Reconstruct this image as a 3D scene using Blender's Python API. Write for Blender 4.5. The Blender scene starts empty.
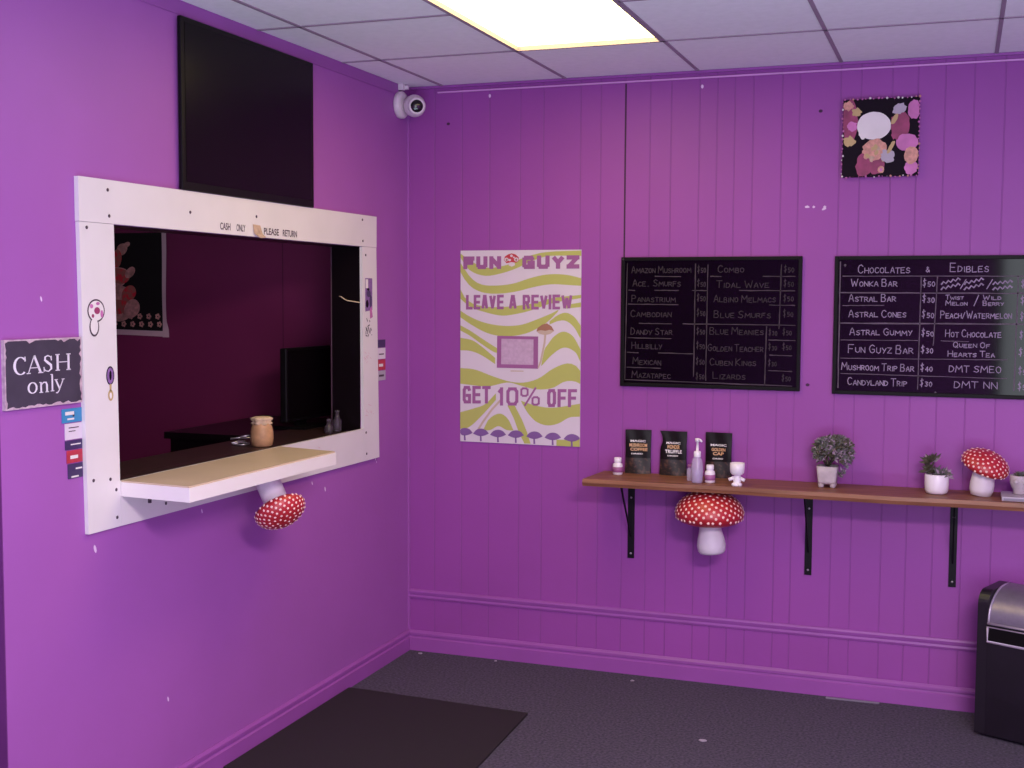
import bpy, math, random
from mathutils import Vector, Matrix
random.seed(7)
LW = [.3, 3.15, 1.0, .92, 1]
SC = bpy.context.scene
COL = SC.collection
pi = math.pi

# ------------------------------------------------------------------ materials
def lin(c):
    def f(v):
        v = v/255.0
        return v/12.92 if v <= .04045 else ((v+.055)/1.055)**2.4
    return (f(c[0]), f(c[1]), f(c[2]), 1)

def mat(name, rgb, rough=.6, var=.06, scale=8, bump=0.0, bscale=60, spec=.5, metal=0, trans=0, coat=0):
    m = bpy.data.materials.new(name); m.use_nodes = True
    nt = m.node_tree; b = nt.nodes['Principled BSDF']
    tc = nt.nodes.new('ShaderNodeTexCoord')
    nz = nt.nodes.new('ShaderNodeTexNoise'); nz.inputs['Scale'].default_value = scale; nz.inputs['Detail'].default_value = 5
    nt.links.new(tc.outputs['Object'], nz.inputs['Vector'])
    rp = nt.nodes.new('ShaderNodeValToRGB')
    c = lin(rgb)
    rp.color_ramp.elements[0].position = .3; rp.color_ramp.elements[1].position = .7
    rp.color_ramp.elements[0].color = (c[0]*(1-var), c[1]*(1-var), c[2]*(1-var), 1)
    rp.color_ramp.elements[1].color = (min(1, c[0]*(1+var)), min(1, c[1]*(1+var)), min(1, c[2]*(1+var)), 1)
    nt.links.new(nz.outputs['Fac'], rp.inputs['Fac'])
    nt.links.new(rp.outputs['Color'], b.inputs['Base Color'])
    b.inputs['Roughness'].default_value = rough
    b.inputs['Specular IOR Level'].default_value = spec
    b.inputs['Metallic'].default_value = metal
    b.inputs['Transmission Weight'].default_value = trans
    b.inputs['Coat Weight'].default_value = coat
    if bump:
        n2 = nt.nodes.new('ShaderNodeTexNoise'); n2.inputs['Scale'].default_value = bscale; n2.inputs['Detail'].default_value = 4
        nt.links.new(tc.outputs['Object'], n2.inputs['Vector'])
        bp = nt.nodes.new('ShaderNodeBump'); bp.inputs['Strength'].default_value = bump; bp.inputs['Distance'].default_value = .004
        nt.links.new(n2.outputs['Fac'], bp.inputs['Height']); nt.links.new(bp.outputs['Normal'], b.inputs['Normal'])
    return m

def emit(name, rgb, strength):
    m = bpy.data.materials.new(name); m.use_nodes = True
    b = m.node_tree.nodes['Principled BSDF']
    b.inputs['Base Color'].default_value = lin(rgb)
    b.inputs['Emission Color'].default_value = lin(rgb); b.inputs['Emission Strength'].default_value = strength
    return m

def speckle(name, base, spot, scale, lo, hi, rough=.7, bump=0):
    """two colours mixed by a fine noise (carpet, wood, distressed edges)"""
    m = mat(name, base, rough, bump=bump, bscale=400)
    nt = m.node_tree; nz = [n for n in nt.nodes if n.type == 'TEX_NOISE'][0]
    rp = [n for n in nt.nodes if n.type == 'VALTORGB'][0]
    nz.inputs['Scale'].default_value = scale
    rp.color_ramp.elements[0].position = lo; rp.color_ramp.elements[1].position = hi
    rp.color_ramp.elements[0].color = lin(base); rp.color_ramp.elements[1].color = lin(spot)
    return m

PURPLE = (162, 90, 172)
M = {}
M['wall'] = mat('purple_paint', PURPLE, .5, .05, 1.6, .12, 45, .35)
M['wall_back'] = mat('purple_panel_paint', (151, 72, 158), .5, .07, 1.2, .15, 40, .35)
M['groove'] = mat('purple_groove_paint', (140, 66, 147), .6, .05, 3)
M['seam'] = mat('dark_purple_seam', (66, 22, 66), .7)
M['trim'] = mat('purple_gloss_trim', (154, 80, 164), .42, .05, 4, .1, 30, .5)
M['seam_in'] = mat('inner_seam', (92, 24, 62), .7)
M['wall_shaded'] = mat('shaded_purple_paint', (104, 42, 112), .6)  # wall purple darkened: shade on the return wall put into the colour
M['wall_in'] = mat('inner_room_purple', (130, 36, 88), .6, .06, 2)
M['tile'] = mat('ceiling_tile', (248, 247, 248), .85, .03, 30, .25, 160, .2)
M['grid'] = mat('ceiling_grid', (158, 138, 154), .6)
M['wire'] = mat('pale_trim_strip', (214, 150, 214), .5)
M['carpet'] = speckle('grey_carpet', (56, 48, 64), (92, 82, 104), 90, .35, .7, .95, .5)
M['mat'] = speckle('black_rubber_mat', (24, 15, 22), (40, 27, 35), 240, .4, .75, .8, .4)
M['white'] = mat('white_paint', (226, 216, 219), .4, .03, 5)
M['whiteboard'] = mat('white_laminate', (240, 228, 228), .35, .02, 5)
M['beige'] = mat('beige_laminate', (206, 180, 158), .4, .04, 6)
M['screw'] = mat('dark_screw', (70, 50, 66), .5)
M['steel'] = mat('steel_screw', (190, 180, 190), .3, metal=.8)
M['black'] = mat('black_plastic', (13, 9, 13), .45, .1, spec=.2)
M['screen'] = mat('black_screen', (13, 7, 12), .25, .1, 2, spec=.15)
M['reveal'] = mat('black_lining', (17, 9, 14), .3, .15, 6, spec=.4)
M['counter'] = mat('dark_brown_worktop', (50, 26, 28), .45, .25, 12)
M['slate'] = speckle('charcoal_sign_face', (56, 44, 64), (66, 54, 74), 14, .3, .7, .8)
M['sign_edge'] = speckle('worn_sign_edge', (172, 140, 160), (206, 176, 192), 50, .35, .65, .8)
M['letter'] = mat('pale_lettering', (226, 214, 230), .6)
M['chalkboard'] = mat('glossy_black_board', (8, 3, 7), .06, .15, 5, spec=.2)
M['chalkframe'] = mat('black_board_frame', (13, 7, 12), .5, spec=.15)
M['chalk_dim'] = mat('faded_chalk', (52, 40, 50), .9, .3, 30)
M['chalk_line'] = mat('chalk_line', (92, 78, 92), .9, .25, 25)
M['chalk_line_dim'] = mat('faded_chalk_line', (62, 50, 60), .9, .4, 12)
M['chalk'] = mat('white_chalk', (138, 120, 146), .9, .25, 30)
M['p_pale'] = mat('poster_lilac', (216, 200, 214), .5, .03, 5)
M['p_green'] = mat('poster_green', (182, 180, 98), .5, .03, 5)
M['p_purple'] = mat('poster_purple', (156, 90, 146), .5, .06, 9)
M['p_mix'] = mat('poster_mauve', (194, 160, 190), .5, .1, 60)
M['p_brown'] = mat('poster_brown', (164, 112, 92), .5)
M['p_gill'] = mat('poster_gill', (196, 170, 156), .5)
M['p_violet'] = mat('poster_violet', (128, 88, 150), .5)
M['p_red'] = mat('poster_red', (190, 56, 70), .5)
M['wood'] = mat('shelf_wood', (152, 92, 58), .5, .15, 3)
M['wood_edge'] = mat('shelf_wood_edge', (158, 98, 66), .5, .15, 3)
M['iron'] = mat('black_iron', (18, 10, 20), .5, spec=.2)
M['red'] = mat('red_enamel', (180, 38, 48), .4, .08, 20)
M['dot'] = mat('white_dot', (250, 206, 198), .5)
M['stem'] = mat('white_stem', (222, 208, 220), .55, .08, 12)
M['pouch'] = mat('black_foil_pouch', (20, 12, 15), .45, .2, 20, .2, 40, spec=.2)
M['pouch_low'] = speckle('pouch_photo_band', (30, 18, 18), (96, 62, 50), 60, .5, .74, .5)
M['gold'] = mat('gold_print', (214, 164, 120), .5)
M['print'] = mat('white_print', (230, 220, 222), .5)
M['label'] = mat('mauve_label', (164, 96, 150), .5, .25, 40)
M['bottle'] = mat('white_bottle', (238, 226, 238), .35)
M['clear'] = mat('clear_plastic', (222, 208, 238), .1, .01)
M['clear'].node_tree.nodes['Principled BSDF'].inputs['Alpha'].default_value = .38
M['liquid'] = mat('clear_gel', (190, 168, 216), .2, .01)
M['liquid'].node_tree.nodes['Principled BSDF'].inputs['Alpha'].default_value = .5
M['dim_glass'] = mat('dim_glass', (90, 78, 92), .15, .05)
M['dim_glass'].node_tree.nodes['Principled BSDF'].inputs['Alpha'].default_value = .5
M['ceramic'] = mat('white_ceramic', (236, 224, 234), .35, .04, 9)
M['stone'] = mat('pale_concrete', (184, 168, 176), .7, .12, 25, .2, 60)
M['leaf'] = mat('olive_leaf', (78, 72, 56), .55, .3, 40)
M['leaf_b'] = mat('grey_green_leaf', (100, 98, 96), .5, .3, 40)
M['leaf_tip'] = mat('mauve_leaf', (156, 132, 150), .5, .2, 40)
M['soil'] = mat('dark_soil', (52, 40, 40), .9, .3, 60)
M['grey'] = mat('grey_card', (132, 122, 140), .5)
M['grey_l'] = mat('pale_grey_card', (176, 164, 180), .5)
M['bin'] = mat('black_bin_plastic', (28, 20, 32), .42, .12, 12)
M['silver'] = mat('brushed_silver', (138, 126, 146), .42, .08, 40, metal=.55)
M['silver_l'] = mat('bright_silver_rim', (190, 176, 196), .3, metal=.5)
M['cam_white'] = mat('camera_white', (222, 208, 216), .4)
M['cam_black'] = mat('camera_lens_black', (22, 16, 24), .15)
M['kraft'] = mat('peach_jar', (196, 148, 110), .5, .16, 40)
M['cloth'] = mat('cream_cloth', (216, 186, 156), .8, .1, 40)
M['blue'] = mat('decal_blue', (62, 138, 188), .5)
M['decal_red'] = mat('decal_red', (182, 52, 72), .5, .2, 40)
M['decal_navy'] = mat('decal_navy', (64, 48, 92), .4)
M['decal_white'] = mat('decal_white', (222, 206, 222), .5)
M['violet'] = mat('violet_sticker', (138, 98, 160), .5, .3, 60)
M['tan'] = mat('tan_sticker', (190, 160, 112), .5)
M['pink'] = mat('pink_print', (196, 108, 172), .5, .2, 14)
M['magenta'] = mat('magenta_print', (150, 52, 98), .5, .3, 20)
M['cream'] = mat('cream_print', (190, 158, 138), .6, .3, 40)
M['pinkish'] = mat('salmon_print', (206, 146, 132), .6, .25, 60)
M['ink'] = mat('black_print', (24, 12, 26), .6, spec=.1)
M['tap_grey'] = mat('tapestry_border', (222, 186, 196), .8)
M['tap_black'] = mat('tapestry_black', (16, 7, 12), .9)
M['tap_red'] = speckle('tapestry_red_print', (178, 104, 92), (232, 52, 66), 34, .48, .62, .9)
M['tap_brown'] = mat('tapestry_brown_print', (206, 150, 140), .9, .3, 50)
M['chip'] = mat('bare_plaster', (232, 200, 236), .8)
M['hole'] = mat('dark_hole', (70, 30, 72), .8)
M['lamp'] = emit('lamp_diffuser', (255, 240, 150), 8.5*LW[3])
M['glass_edge'] = mat('dull_glass_edge', (92, 66, 84), .4)

# ------------------------------------------------------------------ mesh helpers
class MB:
    def __init__(s): s.v = []; s.f = []; s.m = []; s.sm = []
    def add(s, vs, fs, mi=0, smooth=False):
        o = len(s.v); s.v += [tuple(p) for p in vs]
        for f in fs: s.f.append([o+i for i in f]); s.m.append(mi); s.sm.append(smooth)
        return s
    def box(s, a, b, mi=0):
        x0, y0, z0 = [min(p, q) for p, q in zip(a, b)]; x1, y1, z1 = [max(p, q) for p, q in zip(a, b)]
        vs = [(x0,y0,z0),(x1,y0,z0),(x1,y1,z0),(x0,y1,z0),(x0,y0,z1),(x1,y0,z1),(x1,y1,z1),(x0,y1,z1)]
        return s.add(vs, [(0,3,2,1),(4,5,6,7),(0,1,5,4),(1,2,6,5),(2,3,7,6),(3,0,4,7)], mi)
    def lathe(s, prof, n=24, at=(0,0,0), mi=0, M4=None, smooth=True):
        vs = []; fs = []
        for r, z in prof:
            for k in range(n):
                a = 2*pi*k/n; vs.append(Vector((r*math.cos(a), r*math.sin(a), z)))
        for i in range(len(prof)-1):
            for k in range(n):
                k2 = (k+1) % n; fs.append((i*n+k, i*n+k2, (i+1)*n+k2, (i+1)*n+k))
        fs.append(tuple(reversed(range(n)))); fs.append(tuple((len(prof)-1)*n+k for k in range(n)))
        if M4 is not None: vs = [M4 @ p for p in vs]
        vs = [p+Vector(at) for p in vs]
        return s.add(vs, fs, mi, smooth)
    def tube(s, pts, r, n=8, mi=0):
        pts = [Vector(p) for p in pts]; vs = []; fs = []
        for i, p in enumerate(pts):
            t = (pts[min(i+1, len(pts)-1)]-pts[max(i-1, 0)]).normalized()
            u = t.orthogonal().normalized() if i == 0 else (u - t*u.dot(t)).normalized()
            w = t.cross(u)
            for k in range(n):
                a = 2*pi*k/n; vs.append(p+(u*math.cos(a)+w*math.sin(a))*r)
        for i in range(len(pts)-1):
            for k in range(n):
                fs.append((i*n+k, i*n+(k+1) % n, (i+1)*n+(k+1) % n, (i+1)*n+k))
        fs += [tuple(reversed(range(n))), tuple((len(pts)-1)*n+k for k in range(n))]
        return s.add(vs, fs, mi, True)
    def prism(s, poly, fn0, fn1, mi=0, smooth=False):
        """polygon of 2-D points; fn0 / fn1 map a point to its two end positions"""
        n = len(poly); vs = [fn0(*p) for p in poly]+[fn1(*p) for p in poly]
        s.add(vs, [tuple(reversed(range(n))), tuple(range(n, 2*n))], mi)
        return s.add(vs, [(k, (k+1) % n, n+(k+1) % n, n+k) for k in range(n)], mi, smooth)
    def flat(s, poly, fn, mi=0): return s.add([fn(*p) for p in poly], [tuple(range(len(poly)))], mi)
    def band(s, top, bot, fn, mi=0, n=28):
        x0 = max(top[0][0], bot[0][0]); x1 = min(top[-1][0], bot[-1][0])
        vs = []
        for i in range(n+1):
            x = x0+(x1-x0)*i/n; a = curve(top, x); b = curve(bot, x)
            vs += [fn(x, a), fn(x, max(a, b))]
        return s.add(vs, [(2*i, 2*i+1, 2*i+3, 2*i+2) for i in range(n)], mi)
    def ribbon(s, pts, fn, mi=0, w=None):
        """pts: (x, y, width) in 2-D"""
        P = [(Vector((p[0], p[1])), (p[2] if w is None else w)) for p in pts]
        vs = []
        for i, (p, ww) in enumerate(P):
            t = P[min(i+1, len(P)-1)][0]-P[max(i-1, 0)][0]
            if t.length < 1e-9: t = Vector((1, 0))
            t.normalize(); nrm = Vector((-t.y, t.x))*ww/2
            a = p+nrm; b = p-nrm; vs += [fn(a.x, a.y), fn(b.x, b.y)]
        return s.add(vs, [(2*i, 2*i+1, 2*i+3, 2*i+2) for i in range(len(P)-1)], mi)
    def build(s, name, mats, parent=None, bevel=0, local=False):
        if not isinstance(mats, (list, tuple)): mats = [mats]
        me = bpy.data.meshes.new(name)
        off = Vector((0, 0, 0))
        if parent is not None and not local:
            q = parent
            while q is not None: off += Vector(q.location); q = q.parent
        me.from_pydata([tuple(Vector(p)-off) for p in s.v], [], s.f)
        for i, p in enumerate(me.polygons): p.material_index = s.m[i]; p.use_smooth = s.sm[i]
        for m in mats: me.materials.append(M[m])
        me.update()
        o = bpy.data.objects.new(name, me); COL.objects.link(o)
        if parent is not None: o.parent = parent
        if bevel:
            b = o.modifiers.new('bevel', 'BEVEL'); b.width = bevel; b.segments = 2; b.limit_method = 'ANGLE'; b.angle_limit = math.radians(40)
        return o

def curve(pts, x):
    if x <= pts[0][0]: return pts[0][1]
    for i in range(len(pts)-1):
        if x <= pts[i+1][0]:
            p0 = pts[max(i-1, 0)]; p1 = pts[i]; p2 = pts[i+1]; p3 = pts[min(i+2, len(pts)-1)]
            h = p2[0]-p1[0]; t = (x-p1[0])/h
            m1 = (p2[1]-p0[1])/(p2[0]-p0[0]+1e-9)*h; m2 = (p3[1]-p1[1])/(p3[0]-p1[0]+1e-9)*h
            return (2*t**3-3*t*t+1)*p1[1]+(t**3-2*t*t+t)*m1+(-2*t**3+3*t*t)*p2[1]+(t**3-t*t)*m2
    return pts[-1][1]

def tag(o, label, cat, group=None):
    o['label'] = label; o['category'] = cat
    if group: o['group'] = group
    return o
def thing(name, loc, label, cat, group=None, rz=0):
    o = bpy.data.objects.new(name, None); COL.objects.link(o); o.location = loc; o.rotation_euler = (0, 0, rz)
    o.empty_display_size = .05
    return tag(o, label, cat, group)
def struct(o): o['kind'] = 'structure'; return o
def dup(root, loc, rz=None, label=None):
    r = root.copy(); COL.objects.link(r); r.location = loc
    if rz is not None: r.rotation_euler = (0, 0, rz)
    if label: r['label'] = label
    for ch in list(root.children):
        c = ch.copy(); COL.objects.link(c); c.parent = r
        for g in list(ch.children):
            d = g.copy(); COL.objects.link(d); d.parent = c
    return r
def ell(cx, cy, rx, ry, n=18, rot=0):
    out = []
    for k in range(n):
        a = 2*pi*k/n; x = rx*math.cos(a); y = ry*math.sin(a)
        out.append((cx+x*math.cos(rot)-y*math.sin(rot), cy+x*math.sin(rot)+y*math.cos(rot)))
    return out

def text2d(mb, s, x0, x1, z0, z1, fn, mi=0, offset=0.0, shear=0.0):
    """a line of printed text filling the rectangle x0..x1, z0..z1 of a surface"""
    c = bpy.data.curves.new('lettering', 'FONT'); c.body = s; c.offset = offset; c.shear = shear; c.resolution_u = 4
    o = bpy.data.objects.new('lettering', c); COL.objects.link(o)
    dg = bpy.context.evaluated_depsgraph_get(); ev = o.evaluated_get(dg); me = ev.to_mesh()
    vs = [(v.co.x, v.co.y) for v in me.vertices]; fs = [tuple(p.vertices) for p in me.polygons]
    ev.to_mesh_clear(); bpy.data.objects.remove(o); bpy.data.curves.remove(c)
    ax = min(v[0] for v in vs); bx = max(v[0] for v in vs); ay = min(v[1] for v in vs); by = max(v[1] for v in vs)
    mb.add([fn(x0+(x-ax)/(bx-ax)*(x1-x0), z0+(y-ay)/(by-ay)*(z1-z0)) for x, y in vs], fs, mi)

BL = {
'F':[[(0,0),(0,1)],[(0,1),(1,1)],[(0,.5),(.85,.5)]],'U':[[(0,1),(0,.22)],[(0,.22),(.2,0)],[(.2,0),(.8,0)],[(.8,0),(1,.22)],[(1,.22),(1,1)]],'N':[[(0,0),(0,1)],[(0,1),(1,0)],[(1,0),(1,1)]],
'G':[[(1,.8),(.8,1)],[(.8,1),(.2,1)],[(.2,1),(0,.8)],[(0,.8),(0,.2)],[(0,.2),(.2,0)],[(.2,0),(1,0)],[(1,0),(1,.45)],[(1,.45),(.6,.45)]],
'Y':[[(0,1),(.5,.45)],[(1,1),(.5,.45)],[(.5,.45),(.5,0)]],'Z':[[(0,1),(1,1)],[(1,1),(0,0)],[(0,0),(1,0)]],'L':[[(0,1),(0,0)],[(0,0),(1,0)]],
'E':[[(0,0),(0,1)],[(0,1),(1,1)],[(0,.5),(.9,.5)],[(0,0),(1,0)]],'A':[[(0,0),(.38,1)],[(.38,1),(.62,1)],[(1,0),(.62,1)],[(.2,.3),(.8,.3)]],'V':[[(0,1),(.5,0)],[(1,1),(.5,0)]],
'R':[[(0,0),(0,1)],[(0,1),(.8,1)],[(.8,1),(1,.85)],[(1,.85),(1,.6)],[(1,.6),(.8,.48)],[(.8,.48),(0,.48)],[(.55,.48),(1,0)]],'I':[[(.5,0),(.5,1)]],
'W':[[(0,1),(.24,0)],[(.24,0),(.5,.8)],[(.5,.8),(.76,0)],[(.76,0),(1,1)]],'T':[[(0,1),(1,1)],[(.5,1),(.5,0)]],'1':[[(.7,0),(.7,1)],[(.7,1),(.1,.78)]],
'0':[[(0,.2),(0,.8)],[(0,.8),(.2,1)],[(.2,1),(.8,1)],[(.8,1),(1,.8)],[(1,.8),(1,.2)],[(1,.2),(.8,0)],[(.8,0),(.2,0)],[(.2,0),(0,.2)]],
'%':[[(0,.62),(0,.92)],[(0,.92),(.1,1)],[(.1,1),(.26,1)],[(.26,1),(.36,.92)],[(.36,.92),(.36,.62)],[(.36,.62),(.26,.54)],[(.26,.54),(.1,.54)],[(.1,.54),(0,.62)],[(.2,-.06),(.82,1.04)],
     [(.64,.08),(.64,.38)],[(.64,.38),(.74,.46)],[(.74,.46),(.9,.46)],[(.9,.46),(1,.38)],[(1,.38),(1,.08)],[(1,.08),(.9,0)],[(.9,0),(.74,0)],[(.74,0),(.64,.08)]]}
BL['O'] = BL['0']
def block(mb, s, x0, x1, z0, z1, fn, w, mi=0, gap=.22):
    # heavy poster capitals built from square-ended bars of weight w
    nb = 0; wd = {'I': .32, '1': .62, 'W': 1.45, 'N': 1.05, '%': 1.6}
    tot = sum(wd.get(c, 1) for c in s)+gap*(len(s)-1); u = (x1-x0)/tot; X = x0
    for c in s:
        cw = wd.get(c, 1)*u; ww = w*(.62 if c == '%' else 1)
        for (ax, ay), (bx, by) in BL[c]:
            p = Vector((X+ww/2+ax*max(.001, cw-ww), z0+ww/2+ay*(z1-z0-ww))); q = Vector((X+ww/2+bx*max(.001, cw-ww), z0+ww/2+by*(z1-z0-ww)))
            if c == 'I': p.x = q.x = X+cw/2
            d = (q-p).normalized(); k = ww/2 if (abs(d.x) < .01 or abs(d.y) < .01) else ww*.16
            n = Vector((-d.y, d.x))*ww/2; p = p-d*k; q = q+d*k
            nb += 1; lift = Vector((0, -.00004*nb, 0))      # bars overlap: keep each a hair above the last
            mb.add([Vector(fn(*v))+lift for v in (p+n, p-n, q-n, q+n)], [(0,1,2,3)], mi)
        X += cw+gap*u
# chalk handwriting: strokes on a 4 x 6 grid
G = {
'A':[[(0,0),(1,4),(2,6),(3,4),(4,0)],[(.6,2.2),(3.4,2.2)]],'B':[[(0,0),(0,6),(2.6,6),(3.4,5),(2.6,3.3),(0,3.2)],[(2.4,3.2),(3.8,2),(3,0),(0,0)]],
'C':[[(3.8,5),(2.5,6),(1,5.5),(0,3.5),(.3,1.2),(1.6,0),(3,.2),(4,1)]],'D':[[(0,0),(.2,6),(2.4,5.6),(4,3.6),(3.4,1.2),(1.8,0),(0,0)]],
'E':[[(3.6,6),(0,6),(0,0),(3.8,0)],[(0,3.1),(3,3.1)]],'F':[[(3.8,6),(0,6),(0,0)],[(0,3.2),(3,3.2)]],
'G':[[(3.8,5),(2.2,6),(.6,5),(0,3),(.8,.6),(2.4,0),(3.8,1),(3.8,2.8),(2.2,2.8)]],'H':[[(0,6),(0,0)],[(4,6),(4,0)],[(0,3),(4,3.2)]],
'I':[[(.6,6),(.6,0)]],'J':[[(3.4,6),(3.4,1.4),(2,0),(.4,1)]],'K':[[(0,6),(0,0)],[(3.8,6),(0,2.8),(4,0)]],'L':[[(0,6),(0,0),(3.8,.2)]],
'M':[[(0,0),(.4,6),(2,2.4),(3.6,6),(4,0)]],'N':[[(0,0),(0,6),(4,0),(4,6)]],'O':[[(2,6),(.4,5),(0,3),(.6,.8),(2,0),(3.4,.8),(4,3),(3.4,5.2),(2,6)]],
'P':[[(0,0),(0,6),(2.8,5.8),(3.8,4.5),(2.8,3),(0,2.8)]],'Q':[[(2,6),(.4,5),(0,3),(.6,.8),(2,0),(3.4,.8),(4,3),(3.4,5.2),(2,6)],[(2.4,1.6),(4,-.4)]],
'R':[[(0,0),(0,6),(2.8,5.8),(3.6,4.5),(2.6,3),(0,2.8)],[(1.6,2.9),(4,0)]],'S':[[(3.8,5.2),(2,6),(.4,4.8),(1,3.4),(3,2.8),(3.8,1.4),(2.4,0),(0,.8)]],
'T':[[(-.2,6),(4.2,6)],[(2,6),(2,0)]],'U':[[(0,6),(.2,1.4),(2,0),(3.8,1.4),(4,6)]],'V':[[(0,6),(2,0),(4,6)]],'W':[[(0,6),(1,0),(2,4),(3,0),(4,6)]],
'X':[[(0,6),(4,0)],[(4,6),(0,0)]],'Y':[[(0,6),(2,3)],[(4,6),(1.4,0)]],'Z':[[(0,6),(4,6),(0,0),(4,0)]],
'0':[[(2,6),(.6,5),(.2,3),(.8,.8),(2,0),(3.2,.8),(3.8,3),(3.2,5.2),(2,6)]],'3':[[(.4,5.4),(2,6),(3.4,4.8),(1.6,3.2),(3.6,1.8),(2.2,0),(.2,.6)]],
'4':[[(2.8,0),(2.8,6),(0,2),(4,2)]],'5':[[(3.6,6),(.6,6),(.4,3.4),(2.6,3.6),(3.6,2),(2.2,0),(.2,.6)]],
'/':[[(0,-1),(3,7)]],'.':[[(1.4,0),(2,.4)]],'&':[[(3.6,1.6),(2,0),(.6,1),(2.6,4),(1.8,5),(1.2,4),(3.6,0)]],
'$':[[(3.4,5),(2,5.6),(.8,4.6),(3,2.4),(2,.6),(.4,1.4)],[(2,6.6),(2,-.6)]],' ':[],
}
def chalk(mb, s, x0, x1, z, h, fn, mi=0, w=.003, seed=1, caps=False):
    rnd = random.Random(seed+len(s)*7)
    big = True; adv = []; X = 0; nseg = 0
    for ch in s:
        k = 1.3 if (big or caps) else 1.0
        adv.append((ch, X, k)); X += {' ': 2.8, 'I': 2.4, 'W': 7.2, 'M': 7.0}.get(ch, 5.4)*k
        big = ch in ' /'
    X -= 1.0; sx = (x1-x0)/X
    for ch, ax, k in adv:
        jy = rnd.uniform(-.25, .25)
        for st in G.get(ch, []):
            pts = []
            for i, (px, py) in enumerate(st):
                px *= {'W': 1.45, 'M': 1.4}.get(ch, 1)
                pts.append((x0+(ax+px*k+rnd.uniform(-.15, .15))*sx, z+(py*(1.15 if k > 1 else .74)+jy+rnd.uniform(-.15, .15))*h/6.0))
            for p, q in zip(pts[:-1], pts[1:]):
                p = Vector(p); q = Vector(q); d = (q-p).normalized(); n = Vector((-d.y, d.x))*w/2; p = p-d*w*.35; q = q+d*w*.35
                lift = Vector((0, -.00002*(nseg % 9), 0)); nseg += 1
                mb.add([Vector(fn(*v))+lift for v in (p+n, p-n, q-n, q+n)], [(0,1,2,3)], mi)
def chline(mb, a, b, fn, mi=0, w=.003, n=8):
    rnd = random.Random(int(a[0]*9999+b[1]*777))
    pts = [(a[0]+(b[0]-a[0])*i/n+rnd.uniform(-.0006, .0006), a[1]+(b[1]-a[1])*i/n+rnd.uniform(-.0006, .0006), w*rnd.uniform(.7, 1.3)) for i in range(n+1)]
    mb.ribbon(pts, fn, mi)

# ------------------------------------------------------------------ room shell
H = 2.73
XR, YF, XL = 5.0, -6.6, -3.0
WE = -2.712          # where the left wall ends
T = .12              # left wall thickness
OY0, OY1, OZ0, OZ1 = -2.222, -.508, 1.10, 1.9535   # service window opening

b = MB(); b.box((XL, YF, -.06), (XR, .12, 0)); struct(b.build('floor', 'carpet'))
# left wall with its opening
b = MB()
b.box((-T, WE, 0), (0, OY0, H)); b.box((-T, OY1, 0), (0, 0, H)); b.box((-T, OY0, 0), (0, OY1, OZ0)); b.box((-T, OY0, OZ1), (0, OY1, H))
wl = struct(b.build('wall_left', 'wall'))
b = MB()
for (y, z, r) in ((-2.538,1.72,.006),(-2.322,.943,.010),(-1.959,.353,.007),(-.952,.957,.006),(-.841,.916,.008),(-1.745,.968,.006),(-.36,.985,.005),(-.35,.972,.004)):
    b.flat(ell(y, z, r*.6, r*1.4, 9, .3), lambda p, q: (.0008, p, q))
b.build('paint_chip', 'chip', wl)
# the wall that turns away where the left wall ends, and the inner room behind the service window
b = MB(); b.box((XL, WE-.0, 0), (-T-.001, WE+.1, H)); struct(b.build('wall_return', 'wall_shaded'))
b = MB(); b.box((-T-.0, WE-.004, 0), (.0, WE-.0005, H)); struct(b.build('wall_end_shade', 'wall_shaded'))  # thin added sheet over the wall end, its shade put into the colour
b = MB(); b.box((XL, 0, 0), (-T, .12, H))
for x in (-.693, -1.9): b.box((x, -.001, 0), (x+.004, .01, H), 1)
struct(b.build('wall_inner', ['wall_in', 'seam_in']))
b = MB(); b.box((XL-.1, YF, 0), (XL, .12, H)); struct(b.build('wall_far', 'wall_in'))
# back wall: grooved panelling
grooves = [.14,.281,.42,.573,.686,.864,.96,1.188,1.283,1.41,1.488,1.565,1.645,1.768,1.842,2.012,2.096,2.221,2.323,2.43,2.543,2.66,2.80,2.93,3.1,3.3,3.5,3.7,3.95,4.2,4.5,4.8]
prof = [(-T, 0, 0)]; gw = .0032; gd = .0010
for g in sorted(grooves+[1.075]):
    d = gd
    prof += [(g-gw, 0, 0), (g-gw*.5, d, 1 if d == gd else 2), (g+gw*.5, d, 1 if d == gd else 2), (g+gw, 0, 0)]
prof += [(XR, 0, 0)]
b = MB()
for i in range(len(prof)-1):
    p, q = prof[i], prof[i+1]; mi = max(p[2], q[2]) if not (p[2] == 0 and q[2] == 0) else 0
    b.add([(p[0], p[1], 0), (q[0], q[1], 0), (q[0], q[1], H), (p[0], p[1], H)], [(0,1,2,3)], mi)
b.add([(-T, .12, 0), (XR, .12, 0), (XR, .12, H), (-T, .12, H)], [(0,3,2,1)], 0)
wb = struct(b.build('wall_back', ['wall_back', 'groove', 'seam']))
b = MB()
for (x0, z0, x1, z1) in ((1.873,2.125,1.892,2.124),(1.905,2.123,1.915,2.124),(1.945,2.112,1.962,2.118),(1.95,2.122,1.962,2.124)):
    b.ribbon([(x0, z0, .006), ((x0+x1)/2, (z0+z1)/2+.002, .011), (x1, z1, .004)], lambda p, q: (p, -.0012, q))
for (x, z) in ((.42,2.67),(1.42,2.66)): b.flat(ell(x, z, .006, .009, 8), lambda p, q: (p, -.001, q))
b.build('paint_chip', 'chip', wb)
b = MB()
for (x, z) in ((.21,2.55),(1.93,2.53),(1.9,1.36)): b.flat(ell(x, z, .009, .007, 8), lambda p, q: (p, -.001, q))
b.build('nail_hole', 'hole', wb)
b = MB(); b.box((1.0715, -.002, 1.9), (1.0785, -.0003, 2.69)); b.build('panel_seam', 'seam', wb)
b = MB(); b.box((XR, YF, 0), (XR+.1, .12, H)); struct(b.build('wall_right', 'wall'))
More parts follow.
